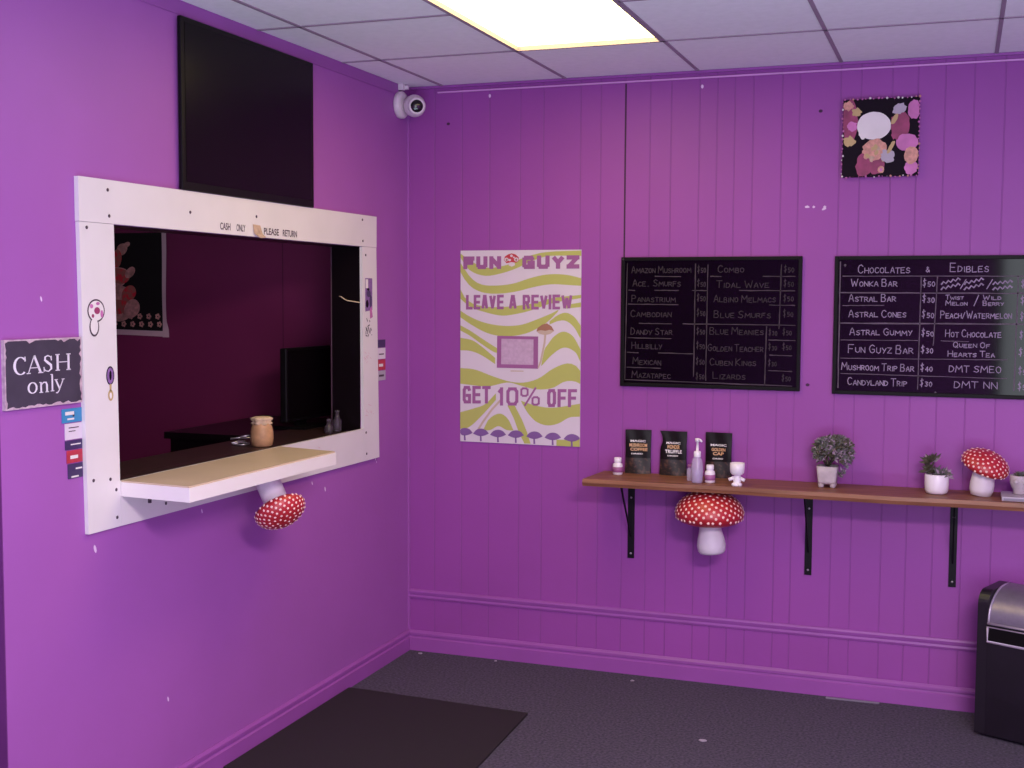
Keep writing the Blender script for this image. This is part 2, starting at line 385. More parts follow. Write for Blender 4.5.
# front wall behind the camera, with the storefront window on its right
b = MB(); b.box((XL, YF-.12, 0), (2.80, YF, H)); b.box((4.85, YF-.12, 0), (XR+.1, YF, H)); b.box((2.80, YF-.12, 0), (4.85, YF, .25)); b.box((2.80, YF-.12, 2.45), (4.85, YF, H))
struct(b.build('wall_front', 'wall'))
b = MB()
for x in (2.80, 3.80, 4.79): b.box((x, YF-.09, .25), (x+.06, YF-.03, 2.45))
b.box((2.8, YF-.09, .25), (4.85, YF-.03, .31)); b.box((2.8, YF-.09, 2.39), (4.85, YF-.03, 2.45))
struct(b.build('window_2', 'silver'))
# ceiling: tiles and grid
GX, GY, SX, SY = .182, -.673, .61, .676
LX0, LX1, LY1, LY0 = GX+SX, GX+2*SX, GY, GY-2*SY        # lay-in light
b = MB()
b.box((XL, YF, H), (LX0+.01, .12, H+.05)); b.box((LX1-.01, YF, H), (XR, .12, H+.05))
b.box((LX0+.01, LY1-.01, H), (LX1-.01, .12, H+.05)); b.box((LX0+.01, YF, H), (LX1-.01, LY0+.01, H+.05))
ce = struct(b.build('ceiling', 'tile'))
b = MB(); bw = .0075
x = GX-SX*5
while x < XR:
    if x > XL: b.box((x-bw, YF+.01, H-.004), (x+bw, -.001, H+.001))
    x += SX
y = GY
while y > YF:
    b.box((XL+.01, y-bw, H-.004), (LX0, y+bw, H+.0005)); b.box((LX1, y-bw, H-.004), (XR-.01, y+bw, H+.0005))
    if y > LY1-.01 or y < LY0+.01: b.box((LX0, y-bw, H-.004), (LX1, y+bw, H+.0005))
    y -= SY
b.build('ceiling_grid', 'grid', ce)
# wall angle and pale wire strip at the top of the back wall
b = MB(); b.box((.001, -.012, H-.012), (XR, -.0005, H-.001)); struct(b.build('trim_2', 'trim'))
b = MB(); b.box((.157, -.009, 2.694), (XR, -.0005, 2.701)); struct(b.build('trim_3', 'wire'))
b = MB(); b.box((0.0005, WE, H-.05), (.004, 0, H-.001)); struct(b.build('trim_4', 'trim'))

def moulding(mb, prof, axis, a, bb):
    """prof: (distance from wall, z); axis 'x' = along the back wall, 'y' = along the left wall"""
    if axis == 'x': mb.prism(prof, lambda d, z: (a, -d, z), lambda d, z: (bb, -d, z))
    else: mb.prism(prof, lambda d, z: (d, a, z), lambda d, z: (d, bb, z))
base = [(0.0005,0),(.016,0),(.016,.062),(.010,.066),(.009,.072),(.013,.077),(.013,.088),(.005,.098),(0.0005,.098)]
b = MB(); moulding(b, base, 'x', .0, XR); struct(b.build('baseboard_back', 'trim'))
b = MB(); moulding(b, base, 'y', WE, -.0005); struct(b.build('baseboard_left', 'trim'))
rail = [(0.0005,.255),(.006,.257),(.009,.266),(.007,.275),(.010,.283),(.012,.292),(.008,.300),(0.0005,.303)]
b = MB(); moulding(b, rail, 'x', .006, XR); struct(b.build('trim_5', 'trim'))
b = MB(); b.box((.0005, -.010, .098), (.010, -.0005, H-.05)); struct(b.build('trim_6', 'wall'))

# ------------------------------------------------------------------ ceiling light
t = thing('ceiling_light', ((LX0+LX1)/2, (LY0+LY1)/2, H), 'glowing rectangular lay-in ceiling light set between the ceiling tiles', 'ceiling light')
b = MB(); fw = .014
b.box((LX0, LY0, H-.006), (LX0+fw, LY1, H+.05)); b.box((LX1-fw, LY0, H-.006), (LX1, LY1, H+.05)); b.box((LX0, LY0, H-.006), (LX1, LY0+fw, H+.05)); b.box((LX0, LY1-fw, H-.006), (LX1, LY1, H+.05))
b.build('frame', 'grid', t)
b = MB(); nx, ny = 8, 14
vs = []
for j in range(ny+1):
    for i in range(nx+1):
        u = i/nx; v = j/ny
        sag = .022*(1-(2*u-1)**4)*(1-(2*v-1)**4)
        vs.append((LX0+fw+(LX1-LX0-2*fw)*u, LY0+fw+(LY1-LY0-2*fw)*v, H+.012-sag))
b.add(vs, [(j*(nx+1)+i, (j+1)*(nx+1)+i, (j+1)*(nx+1)+i+1, j*(nx+1)+i+1) for j in range(ny) for i in range(nx)], 0, True)
b.build('diffuser', 'lamp', t)

# ------------------------------------------------------------------ wall television
t = thing('television', (0, -1.375, 2.095), 'large black flat television mounted on purple wall above the white window frame', 'television')
b = MB(); b.box((.008, -1.866, 2.092), (.024, -.961, 2.673)); b.build('housing', 'black', t, .004)
b = MB(); b.box((.0235, -1.846, 2.120), (.0252, -.981, 2.655)); b.build('screen', 'screen', t)
b = MB(); b.box((.0005, -1.62, 2.25), (.009, -1.27, 2.5)); b.build('wall_bracket', 'iron', t)

# ------------------------------------------------------------------ service window frame
t = thing('window_1', (0, -1.35, .9955), 'white painted board frame around the dark service window', 'window')
t['kind'] = 'structure'
FT = .014
b = MB(); b.prism([(-2.3855,1.9545),(-.3745,1.9545),(-.373,2.093),(-2.386,2.089)], lambda y, z: (.0005, y, z), lambda y, z: (FT+.002, y, z)); b.build('top_board', 'white', t, .002)
b = MB(); b.prism([(-2.367,.997),(-2.210,.997),(-2.221,1.9535),(-2.3835,1.9535)], lambda y, z: (.0005, y, z), lambda y, z: (FT, y, z)); b.build('side_board', 'white', t, .002)
b = MB(); b.prism([(-.503,.994),(-.347,.994),(-.373,1.9535),(-.513,1.9535)], lambda y, z: (.0005, y, z), lambda y, z: (FT, y, z)); b.build('side_board', 'white', t, .002)
b = MB(); b.prism([(-2.209,.997),(-.504,.994),(-.505,1.141),(-2.2108,1.141)], lambda y, z: (.0005, y, z), lambda y, z: (FT, y, z)); b.build('bottom_board', 'white', t, .002)
for (y, z) in ((-2.251,2.058),(-2.246,1.978),(-2.35,1.937),(-1.815,2.018),(-1.39,2.03),(-.515,2.071),(-.511,1.978),(-.480,1.917),(-.482,1.122),(-.477,1.025),(-2.34,1.161),(-2.26,1.154),(-2.232,1.117),(-2.23,1.028),(-1.974,1.033)):
    b = MB(); b.lathe([(.0055,0),(.0055,.0012),(.002,.0016)], 10, (FT+.0022 if z > 1.954 else FT+.0002, y, z), 0, Matrix.Rotation(pi/2, 4, 'Y')); b.build('screw', 'screw', t)
b = MB(); b.box((-T-.020, OY1-.0, OZ0+.0285), (.0, OY1-.002, OZ1)); b.box((-T-.002, OY0, OZ1-.002), (0, OY1, OZ1-.0001)); b.box((-T-.002, OY0, OZ0+.03), (0, OY0+.002, OZ1)); b.build('lining', 'reveal', t)
b = MB(); b.box((-T-.001, OY0+.003, 1.1005), (-.0005, OY1-.003, 1.128)); b.build('sill', 'counter', t)
b = MB(); b.box((-T-.023, OY1-.007, 1.135), (-T-.0205, OY1-.0025, OZ1)); b.build('lining_edge', 'glass_edge', t)
# small printed words and pen scribbles on the frame boards
def ft(y, z): return (FT+.0025, .99443*y-.03032, .99443*z+.00963)
for w_, ya, yb, za, zb in (('CASH',-1.612,-1.545,1.970,1.996),('ONLY',-1.505,-1.445,1.970,1.996),('PLEASE',-1.315,-1.205,1.967,1.993),('RETURN',-1.175,-1.065,1.967,1.993)):
    b = MB(); text2d(b, w_, ya, yb, za, zb, ft, 0, .02); b.build('lettering', 'screw', t)
rn = random.Random(9)
for (y0, z0) in ((-.43,1.46),(-.41,1.22),(-.90,1.075)):
    b = MB()
    for i in range(9):
        y = y0+rn.uniform(-.045, .045); z = z0+rn.uniform(-.025, .025); b.ribbon([(y, z, .003), (y+rn.uniform(-.03, .03), z+rn.uniform(-.012, .012), .002)], lambda y, z: (FT+.0006, .99443*y-.03032, .99443*z+.00963), 0)
    b.build('pen_scribble', 'tap_grey', t)

# loose white cable and things seen through the window
b = MB(); b.tube([(-.10,-.517,1.733),(-.088,-.521,1.731),(-.075,-.519,1.722),(-.06,-.517,1.714),(-.035,-.516,1.711),(-.015,-.516,1.708),(.0,-.514,1.706)], .0025, 6)
tag(b.build('cable', 'cloth'), 'thin pale loose cable hanging across the dark right side of the window opening', 'cable')

# inner counter under the window
t = thing('counter', (-.3, -1.35, 0), 'dark brown counter inside the service window behind the white ledge', 'counter')
b = MB(); b.box((-.34, -2.60, 1.098), (-T-.003, -.01, 1.128)); b.box((-.80, -.85, 1.098), (-.34, -.01, 1.128), 1); b.build('worktop', ['counter', 'reveal'], t)  # rear piece coloured near-black, its shade put into the colour
b = MB(); b.box((-.33, -2.58, 0), (-T-.02, -.02, 1.098)); b.box((-.78, -.83, 0), (-.33, -.02, 1.098)); b.build('cabinet_body', 'reveal', t)

t = thing('monitor', (-.34, -.44, 1.1285), 'black computer monitor on the dark counter inside the service window', 'monitor')
b = MB(); b.box((-.34, -.63, 1.165), (-.305, -.215, 1.50)); b.build('housing', 'black', t, .006)
b = MB(); b.box((-.3052, -.618, 1.182), (-.3035, -.227, 1.488)); b.build('screen', 'screen', t)
b = MB(); b.box((-.36, -.47, 1.14), (-.33, -.41, 1.35)); b.build('neck', 'black', t)
b = MB(); b.box((-.42, -.55, 1.1285), (-.26, -.33, 1.14)); b.build('foot', 'black', t)

t = thing('jar', (-.12, -1.143, 1.1285), 'small peach coloured jar with gathered cream cloth top on dark counter', 'jar')
b = MB(); b.lathe([(.036,0),(.042,.004),(.046,.03),(.045,.06),(.040,.082),(.034,.093),(.034,.10)], 24, (-.12,-1.143,1.1285)); b.build('body', 'kraft', t)
b = MB()
n = 28; prof = [(.036,.088,.004),(.040,.094,.006),(.036,.101,.001),(.041,.108,.004),(.042,.114,.005),(.034,.118,.003),(.015,.12,.0)]
vs = []
for r, z, a in prof:
    for k in range(n):
        an = 2*pi*k/n; rr = r+a*math.sin(7*an); vs.append((-.12+rr*math.cos(an), -1.143+rr*math.sin(an), 1.1285+z))
b.add(vs, [(i*n+k, i*n+(k+1) % n, (i+1)*n+(k+1) % n, (i+1)*n+k) for i in range(len(prof)-1) for k in range(n)]+[tuple((len(prof)-1)*n+k for k in range(n))], 0, True)
b.build('cloth_cover', 'cloth', t)

t = thing('key_bunch', (-.21, -1.09, 1.1285), 'small tangled silver metal bunch lying on dark counter left of the peach jar', 'metal bunch')
b = MB(); rn = random.Random(4)
for i in range(7):
    x = -.21+rn.uniform(-.03, .03); y = -1.09+rn.uniform(-.06, .06); a = rn.uniform(0, pi); z = 1.133+.005*i
    dx, dy = math.cos(a)*.035, math.sin(a)*.035
    b.tube([(x-dx, y-dy, z), (x, y, z+.004), (x+dx, y+dy, z)], .004, 6)
b.build('strip', 'steel', t)
b = MB(); b.tube([(-.21+.03*math.cos(k*pi/8), -1.15+.03*math.sin(k*pi/8), 1.134) for k in range(17)], .003, 6); b.build('ring', 'steel', t)

for (x, y, h, lab) in ((-.10,-.62,.05,'tiny glinting glass on the counter right below the monitor edge'),(-.09,-.56,.085,'small dim clear bottle in the lower right corner of the window opening')):
    t = thing('glass_bottle', (x, y, 1.1285), lab, 'bottle', 'dim glassware at the right end of the counter')
    b = MB(); b.lathe([(.018,0),(.02,.004),(.02,h*.6),(.01,h*.75),(.01,h)], 16, (x, y, 1.1285)); b.build('body', 'dim_glass', t)
    b = MB(); b.lathe([(.011,h),(.011,h+.012),(.004,h+.014)], 14, (x, y, 1.1285)); b.build('cap', 'dim_glass', t)

# tapestry on the inner wall
t = thing('tapestry', (-1.55, 0, 1.517), 'black cloth hanging with reddish figures and grey border on inner wall, seen through window left', 'tapestry')
b = MB(); x0, x1, z0, z1 = -1.98, -1.373, 1.525, 2.07
def tapf(p, q): return (p, -.006, q)
pts = []
b.box((x0+.02, -.005, z0+.02), (x1-.02, 0.0, z1-.01))
b.build('cloth', 'tap_black', t)
b = MB()
b.band([(z0-.01, x1-.034),(1.58,x1-.032),(1.75,x1-.034),(1.95,x1-.031),(z1, x1-.032)], [(z0-.01, x1+.006),(1.56,x1+.004),(1.6,x1-.008),(1.75,x1-.010),(1.95,x1-.004),(z1, x1-.004)], lambda a, c: (c, -.007, a))
b.band([(x0, z0-.006),(-1.7,z0+.0),(-1.5,z0-.004),(x1+.004,z0-.008)], [(x0, z0+.026),(-1.7,z0+.028),(-1.5,z0+.024),(x1+.004,z0+.022)], lambda a, c: (a, -.0072, c))
b.build('border', 'tap_grey', t)
b = MB()
for ti, (cx, cz, rx, rz, rot, mi) in enumerate(((-1.66,1.98,.035,.03,.5,1),(-1.69,1.93,.03,.05,0,0),(-1.63,2.0,.022,.014,.2,1),(-1.70,1.83,.09,.055,.2,1),(-1.67,1.84,.07,.04,-.2,0),(-1.60,1.85,.035,.025,.6,1),
        (-1.68,1.73,.08,.06,0,1),(-1.62,1.74,.05,.04,.6,0),(-1.68,1.66,.10,.055,0,0),(-1.60,1.66,.05,.05,0,1),(-1.69,1.62,.08,.02,0,1),(-1.8,1.75,.08,.16,0,0))):
    b.flat([(p+.006*math.sin(23*q), q+.006*math.sin(31*p)) for p, q in ell(cx, cz, rx, rz, 26, rot)], lambda p, q: (p, -.0062-.00004*ti, q), mi)
b.build('printed_figure', ['tap_red', 'tap_brown'], t)
b = MB()
for j, z in enumerate((1.623, 1.582)):
    for i in range(10):
        x = -1.94+.056*i+(.01 if j else 0)
        for k in range(5): b.flat(ell(x+.010*math.cos(k*1.257), z+.010*math.sin(k*1.257), .007, .007, 8), lambda p, q: (p, -.0068-.00002*k, q), 1)
b.build('printed_flowers', ['tap_red', 'tap_brown'], t)

# ------------------------------------------------------------------ white ledge
t = thing('ledge', (0, -1.72, 1.09), 'white and beige pass-through ledge jutting out below the service window', 'ledge')
poly = [(FT+.0005,-2.2085),(.29,-2.236),(.29,-1.282),(FT+.0005,-1.224)]
b = MB(); b.prism(poly, lambda x, y: (x, y, 1.0925), lambda x, y: (x, y, 1.1375)); b.build('board', 'whiteboard', t, .001)
poly2 = [(FT+.001,-2.207),(.286,-2.232),(.286,-1.285),(FT+.001,-1.226)]
b = MB(); b.prism(poly2, lambda x, y: (x, y, 1.1375), lambda x, y: (x, y, 1.1425)); b.build('top_panel', 'beige', t)
for y in (-2.11, -1.97, -1.45): 
    b = MB(); b.lathe([(.006,0),(.006,.032),(.003,.034)], 8, (.05, y, 1.058)); b.build('bolt', 'screw', t)

# ------------------------------------------------------------------ cash sign
t = thing('sign', (0, -2.54, 1.405), 'distressed charcoal wooden sign reading CASH only, on purple wall left of window', 'sign')
sy0, sy1, sz0, sz1 = -2.703, -2.381, 1.407, 1.605
b = MB(); b.box((.0005, sy0, sz0), (.012, sy1, sz1)); b.build('board', 'sign_edge', t)
b = MB(); rn = random.Random(3)
def edge(n, a, c, amp): return [(a+(c-a)*i/n, rn.uniform(0, amp)) for i in range(n+1)]
P = []
P += [(sy0+.006+u, sz0+.004+(0 if rn.random() < .5 else rn.uniform(.001, .007))) for u in [.313*i/26 for i in range(27)]]
P += [(sy1-.004-(0 if rn.random() < .4 else rn.uniform(.001, .009)), sz0+.008+.18*i/18) for i in range(1, 18)]
P += [(sy1-.006-.313*i/26, sz1-.004-(0 if rn.random() < .65 else rn.uniform(.002, .009))) for i in range(27)]
P += [(sy0+.004+(0 if rn.random() < .7 else rn.uniform(.002, .006)), sz1-.008-.18*i/18) for i in range(1, 18)]
b.flat(P, lambda y, z: (.0125, y, z))
b.build('face', 'slate', t)
b = MB()
def sgn(px, py):   # sign letters drawn on a 0..400 x 0..330 sheet
    return (.0131, sy0+(px-17)/368*(sy1-sy0), sz1-(py-42)/326*(sz1-sz0))
def arc(cx, cy, rx, ry, a0, a1, w0, w1, n=20):
    out = []
    for i in range(n+1):
        a = math.radians(a0+(a1-a0)*i/n); k = abs(math.cos(a)); out.append((cx+rx*math.cos(a), cy-ry*math.sin(a), w0+(w1-w0)*k))
    return out
def stroke(*p): b.ribbon(p, sgn)
stroke(*arc(87,165,27,40,48,312,4,12)); stroke((108,122,4),(108,145,7))                       # C
stroke((122,203,4),(150,122,5)); stroke((150,120,11),(180,203,11)); stroke((132,178,4),(172,178,4)); stroke((114,203,5),(133,203,5)); stroke((168,203,5),(192,203,5))   # A
stroke((231,143,4),(228,130,5),(215,124,6),(202,130,8),(201,145,11),(215,158,12),(229,170,12),(231,188,9),(217,200,6),(202,196,5),(196,182,4)); stroke((232,126,3),(232,148,6)); stroke((196,178,6),(196,202,3))   # S
for x in (262, 316): stroke((x,122,11),(x,198,11)); stroke((x-11,122,5),(x+11,122,5)); stroke((x-11,198,5),(x+11,198,5))
stroke((262,159,4),(316,159,4))                                                           # H
stroke(*arc(140,273,19,25,0,360,4,9))                                                     # o
stroke((180,250,8),(180,297,8)); stroke((171,250,4),(182,250,4)); stroke((171,298,4),(189,298,4)); stroke((182,262,4),(192,251,6),(204,252,8),(208,264,9),(208,297,9)); stroke((200,298,4),(217,298,4))   # n
stroke((234,216,8),(234,296,8)); stroke((225,216,4),(236,216,4)); stroke((225,296,4),(243,296,4))          # l
stroke((251,243,8),(269,288,8)); stroke((288,243,4),(266,298,5),(258,308,6),(251,306,5)); stroke((245,243,4),(261,243,4)); stroke((280,243,4),(294,243,4))   # y
b.build('lettering', 'letter', t)

# ------------------------------------------------------------------ decals and stickers
def decal_strip(y0, y1, z0, z1, rows, label):
    t = thing('decal_strip', (0, (y0+y1)/2, z0), label, 'sticker')
    z = z1
    for name, mi, frac, inset, marks in rows:
        h = (z1-z0)*frac
        b = MB(); ya, yb = y0+inset, y1
        b.box((.0005, ya, z-h+.002), (.003, yb, z-.001), 0)
        for (u0, v0, u1, v1, m2) in marks:
            b.add([(.0034, ya+(yb-ya)*u0, z-h*(1-v0)), (.0034, ya+(yb-ya)*u1, z-h*(1-v0)), (.0034, ya+(yb-ya)*u1, z-h*(1-v1)), (.0034, ya+(yb-ya)*u0, z-h*(1-v1))], [(0,1,2,3)], m2)
        b.build(name, [mi, 'print', 'screw'], t)
        z -= h
decal_strip(-2.462, -2.3745, 1.176, 1.392, [
    ('blue_decal','blue',.21,0,[(.15,.55,.60,.78,1),(.25,.22,.6,.34,1),(.52,.42,.62,.55,2)]),
    ('white_decal','decal_white',.24,.012,[(.2,.7,.8,.76,2),(.2,.5,.6,.55,2)]),
    ('navy_decal','decal_navy',.14,.012,[(.3,.5,.9,.62,1)]),
    ('red_decal','decal_red',.19,.018,[(.2,.35,.7,.6,1)]),
    ('navy_decal','decal_navy',.22,.022,[(.2,.1,.7,.2,1),(.5,.6,.95,.7,1)])], 'blue, white and red payment stickers on the wall at left edge of window frame')
decal_strip(-.345, -.258, 1.344, 1.535, [
    ('navy_decal','decal_navy',.2,0,[]),('white_decal','decal_white',.28,0,[(.2,.4,.8,.5,2)]),
    ('red_decal','decal_red',.27,0,[(.2,.35,.7,.6,1)]),('pale_decal','grey_l',.25,0,[(.2,.4,.8,.6,2)])], 'small white and red stickers on the wall at right edge of window frame')
FX = FT+.0006
def fr(y, z): return (FX, .99443*y-.03032, .99443*z+.00963)
def fr2(y, z): return (FX+.0004, .99443*y-.03032, .99443*z+.00963)
def fr3(y, z): return (FX+.0007, .99443*y-.03032, .99443*z+.00963)
# mushroom sticker
b = MB()
b.flat(ell(-2.296,1.684,.041,.036,22), fr, 0); b.flat(ell(-2.306,1.634,.023,.030,18), lambda y, z: (FX+.0001, .99443*y-.03032, .99443*z+.00963), 0)
b.flat(ell(-2.296,1.684,.036,.031,22), fr2, 1); b.flat(ell(-2.306,1.636,.018,.026,18), lambda y, z: (FX+.0005, .99443*y-.03032, .99443*z+.00963), 1)
b.flat(ell(-2.292,1.684,.014,.011,14), fr3, 2); b.flat(ell(-2.270,1.674,.007,.012,12), fr3, 3); b.flat(ell(-2.318,1.698,.008,.007,12), fr3, 3); b.flat(ell(-2.288,1.706,.009,.005,12), fr3, 3); b.flat(ell(-2.312,1.668,.006,.006,12), fr3, 2)
tag(b.build('sticker', ['screw','print','magenta','pink']), 'white mushroom sticker with purple spots on left board of window frame', 'sticker')
b = MB(); b.flat(ell(-2.234,1.479,.020,.030,18), fr, 0); b.flat(ell(-2.234,1.479,.016,.026,18), fr2, 1); b.flat(ell(-2.234,1.48,.006,.016,10), fr3, 0)
b.ribbon([(-2.234,1.452,.010),(-2.234,1.43,.008)], fr2, 2); b.flat(ell(-2.234,1.417,.013,.018,14), fr2, 2); b.flat(ell(-2.234,1.416,.006,.010,12), fr3, 3)
tag(b.build('sticker', ['ink','violet','tan','print']), 'small purple and tan spoon-shaped sticker on left board of window frame', 'sticker')
b = MB(); b.flat([(-.459,1.815),(-.388,1.815),(-.388,1.672),(-.459,1.665)], fr, 0)
b.flat([(-.455,1.81),(-.43,1.81),(-.43,1.77),(-.455,1.77)], fr2, 1)
for (y, z, ry, rz, mi) in ((-.425,1.745,.02,.016,2),(-.44,1.70,.014,.018,3),(-.405,1.71,.012,.03,2),(-.43,1.765,.012,.006,3)): b.flat(ell(y, z, ry, rz, 14), fr2, mi)
tag(b.build('sticker', ['violet','print','decal_navy','ink']), 'tall purple picture sticker on right board of window frame', 'sticker')
b = MB(); b.flat([(-.415,1.672),(-.398,1.69),(-.385,1.64),(-.412,1.632)], fr3, 0)
rn = random.Random(9)
for i in range(16):
    y = -.42+rn.uniform(-.035, .035); z = 1.60+rn.uniform(-.045, .035); b.ribbon([(y, z, .006), (y+rn.uniform(-.02, .02), z+rn.uniform(-.02, .02), .004)], fr2, 1)
tag(b.build('sticker', ['pink','screw']), 'pink scribble sticker with dark doodles below the purple sticker on right board', 'sticker')
FX2 = FT+.0027
b = MB()
b.add([(FX2, -1.417, 2.0), (FX2, -1.363, 1.998), (FX2+.006, -1.358, 1.967), (FX2+.003, -1.412, 1.965), (FX2+.014, -1.345, 1.954), (FX2+.010, -1.377, 1.950)], [(0,3,2,1),(3,5,4,2)], 0)
tag(b.build('sticker', ['cream']), 'small cream sticker peeling off the top board between printed words', 'sticker')

# ------------------------------------------------------------------ mushrooms
def mushroom(name, loc, axis, R, hgt, stem_len, stem_r, label, nspots=150, stem_axis=None, stem_prof=None, group='red spotted mushroom ornaments'):
    """cap dome along axis, rim plane centre at loc; stem runs the other way"""
    t = thing(name, loc, label, 'mushroom ornament', group)
    Q = Vector((0, 0, 1)).rotation_difference(Vector(axis).normalized()).to_matrix().to_4x4()
    prof = [(.30*R, -.34*hgt), (.62*R, -.36*hgt), (.84*R, -.26*hgt), (.96*R, -.11*hgt)]
    N = 14
    for i in range(N+1):
        a = i/N*pi/2; prof.append((max(.001, R*math.cos(a)**.92), hgt*(.04+.96*math.sin(a))))
    b = MB(); b.lathe(prof, 40, (0,0,0), 0, Q)
    k = 0; ga = pi*(3-math.sqrt(5))
    for i in range(nspots):
        s = (i+.5)/nspots; el = math.asin(max(-.2, 1-s*1.17))
        az = i*ga; r = R*math.cos(el)**.92; z = hgt*(.04+.96*math.sin(el))
        if el < 0: r = R*.97; z = -.10*hgt
        c = Vector((r*math.cos(az), r*math.sin(az), z))
        nv = Vector((math.cos(el)*math.cos(az)/R, math.cos(el)*math.sin(az)/R, math.sin(el)/hgt)).normalized()
        u = nv.orthogonal().normalized(); w = nv.cross(u); rs = R*(.052 if nspots < 200 else .043)
        vs = []
        for kk in range(10):
            a = 2*pi*kk/10+i; rr = rs*(1.1 if kk % 2 else .8); vs.append(c+nv*.0006+(u*math.cos(a)+w*math.sin(a))*rr-nv*(rr*rr/(2*R)))
        vs.append(c+nv*.003)
        b.add([Q @ v for v in vs], [(kk, (kk+1) % 10, 10) for kk in range(10)], 1)
    b.build('cap', ['red', 'dot'], t, local=True)
    if stem_axis: Q = Vector((0, 0, 1)).rotation_difference(Vector(stem_axis).normalized()).to_matrix().to_4x4()
    b = MB()
    sp = stem_prof or [(.55,1.0),(.95,.985),(1.08,.90),(1.1,.78),(1.0,.55),(.9,.3),(.84,.0)]
    b.lathe([(stem_r*r, -stem_len*z-.0*hgt) for r, z in sp]+[(stem_r*.8, .03*hgt)], 28, (0,0,0), 0, Q)
    b.build('stem', 'stem', t, local=True)
    return t
mushroom('mushroom_ornament', (1.512, -.160, .790), (0, 0, 1), .149, .108, .168, .056, 'large red spotted mushroom ornament under the wooden shelf, cap up', 230, (-.08, 0, 1), [(.55,1.0),(.92,.985),(1.06,.92),(1.12,.78),(1.02,.58),(.86,.38),(.78,.15),(.78,.0)])
mushroom('mushroom_ornament', (.215, -1.575, .962), (.50, -.22, -.70), .094, .062, .125, .045, 'upside-down red spotted mushroom ornament hanging below the white ledge', 150, stem_prof=[(.9,1.0),(1.0,.96),(1.0,.5),(.95,.0)])
ms = mushroom('mushroom_ornament', (2.624, -.125, 1.060), (.34, -.24, .91), .095, .060, .123, .043, 'tilted red spotted mushroom ornament standing on right end of wooden shelf', 130, (.10, 0, 1), [(.72,1.0),(.92,.985),(1.08,.8),(1.1,.6),(1.0,.35),(.86,.0)])

# ------------------------------------------------------------------ security camera
t = thing('security_camera', (0, -.105, 2.64), 'white turret security camera with black lens high in the room corner', 'security camera')
RX = Matrix.Rotation(pi/2, 4, 'Y')
b = MB(); b.lathe([(.060,.0005),(.063,.006),(.063,.022),(.056,.030),(.04,.032)], 32, (0,-.105,2.632), 0, RX); b.build('base', 'cam_white', t)
b = MB(); b.lathe([(.052*math.cos(a), .052*math.sin(a)) for a in [(-80+160*i/14)*pi/180 for i in range(15)]], 28, (.084,-.108,2.624), 0); b.build('turret', 'cam_white', t)
dv = Vector((.52, -.84, -.12)).normalized(); Q = Vector((0,0,1)).rotation_difference(dv).to_matrix().to_4x4()
c0 = Vector((.088,-.108,2.622))
b = MB(); b.lathe([(.040,.028),(.040,.052),(.036,.057),(.029,.056)], 28, c0, 0, Q); b.build('lens_ring', 'cam_white', t)
b = MB(); b.lathe([(.029,.050),(.029,.0565),(.020,.060),(.005,.062)], 28, c0, 0, Q); b.build('lens', 'cam_black', t)
b = MB(); b.box((.005, -.12, 2.70), (.03, -.095, 2.729)); b.box((.02,-.10,2.705),(.045,-.085,2.722)); b.build('cable_clip', 'cam_white', t)

# ------------------------------------------------------------------ poster
px0, px1, pz0, pz1 = .2764, .8742, 1.0427, 1.9519
t = thing('poster', ((px0+px1)/2, 0, pz0), 'tall green and lilac wavy poster reading FUN GUYZ LEAVE A REVIEW on back wall', 'poster')
b = MB(); b.box((px0, -.006, pz0), (px1, -.0005, pz1), 0)
def PA(lay):
    def f(X, Y):
        u = min(1, max(0, (X-46)/922)); hh = 1446+48*u; v = min(1, (Y-38)/hh)
        return (px0+u*(px1-px0), -.0063-.0003*lay, pz1-v*(pz1-pz0))
    return f
def PB(lay):
    def f(X, Y):
        u = min(1, max(0, (X-45)/870)); v = (.495-.011*u)+Y/7.311/(190.6+6.3*u)
        return (px0+u*(px1-px0), -.0063-.0003*lay, pz1-min(1, v)*(pz1-pz0))
    return f
a1, b1 = PA(0), PB(0)
# every curve in sheet A coordinates; BA() converts sheet B points
def BA(pts): return [((x-45)/870*922+46, ((.495-.011*(x-45)/870)+y/7.311/(190.6+6.3*(x-45)/870))*(1446+48*(x-45)/870)+38) for x, y in pts]
b.band([(46,60),(150,130),(250,168),(400,150),(550,90),(700,55),(968,45)], [(46,90),(110,180),(230,228),(350,215),(480,175),(600,120),(720,85),(968,85)], a1, 1)
b.band([(46,130),(80,180),(130,245),(200,290),(300,303),(450,290),(600,245),(720,222),(850,225),(968,252)], [(46,200),(90,270),(150,325),(250,360),(380,362),(500,345),(620,315),(750,297),(900,305),(968,310)], a1, 1)
b.band([(46,330),(70,380),(150,440),(300,465),(450,460),(600,440),(760,400),(968,378)], [(46,400),(120,460),(230,500),(370,530),(500,515),(600,490),(750,440),(968,402)], a1, 1)
b.band([(860,452),(968,435)], [(860,480),(968,470)], a1, 1)
b.band([(46,490),(120,535),(230,580),(380,607),(520,600),(640,560),(740,520),(800,490)], [(46,540),(120,590),(230,650),(330,680),(450,685),(560,665),(640,630),(720,580),(800,500)], a1, 1)
b.band([(735,575),(800,528),(860,512),(920,545),(968,610)], [(735,600),(800,574),(860,575),(920,625),(968,710)], a1, 1)
b.band([(46,600),(120,640),(220,705),(340,780)], [(46,640),(120,680),(200,735),(300,800),(340,815)], a1, 1)
b.band([(46,695),(140,715),(210,760),(320,850)], BA([(45,35),(120,40),(200,70),(310,140)]), a1, 1)
b.band(BA([(638,140),(660,30)])+[(720,755),(770,690),(840,655),(910,690),(968,790)], BA([(638,150),(720,62),(800,15),(880,50),(915,120)]), a1, 1)
b.band(BA([(45,165),(150,175),(300,230),(420,265),(520,270),(620,240),(720,170),(820,130),(880,145),(916,185)]), BA([(45,280),(150,292),(250,300),(400,270),(480,290),(600,320),(720,310),(800,265),(870,260),(916,280)]), a1, 1)
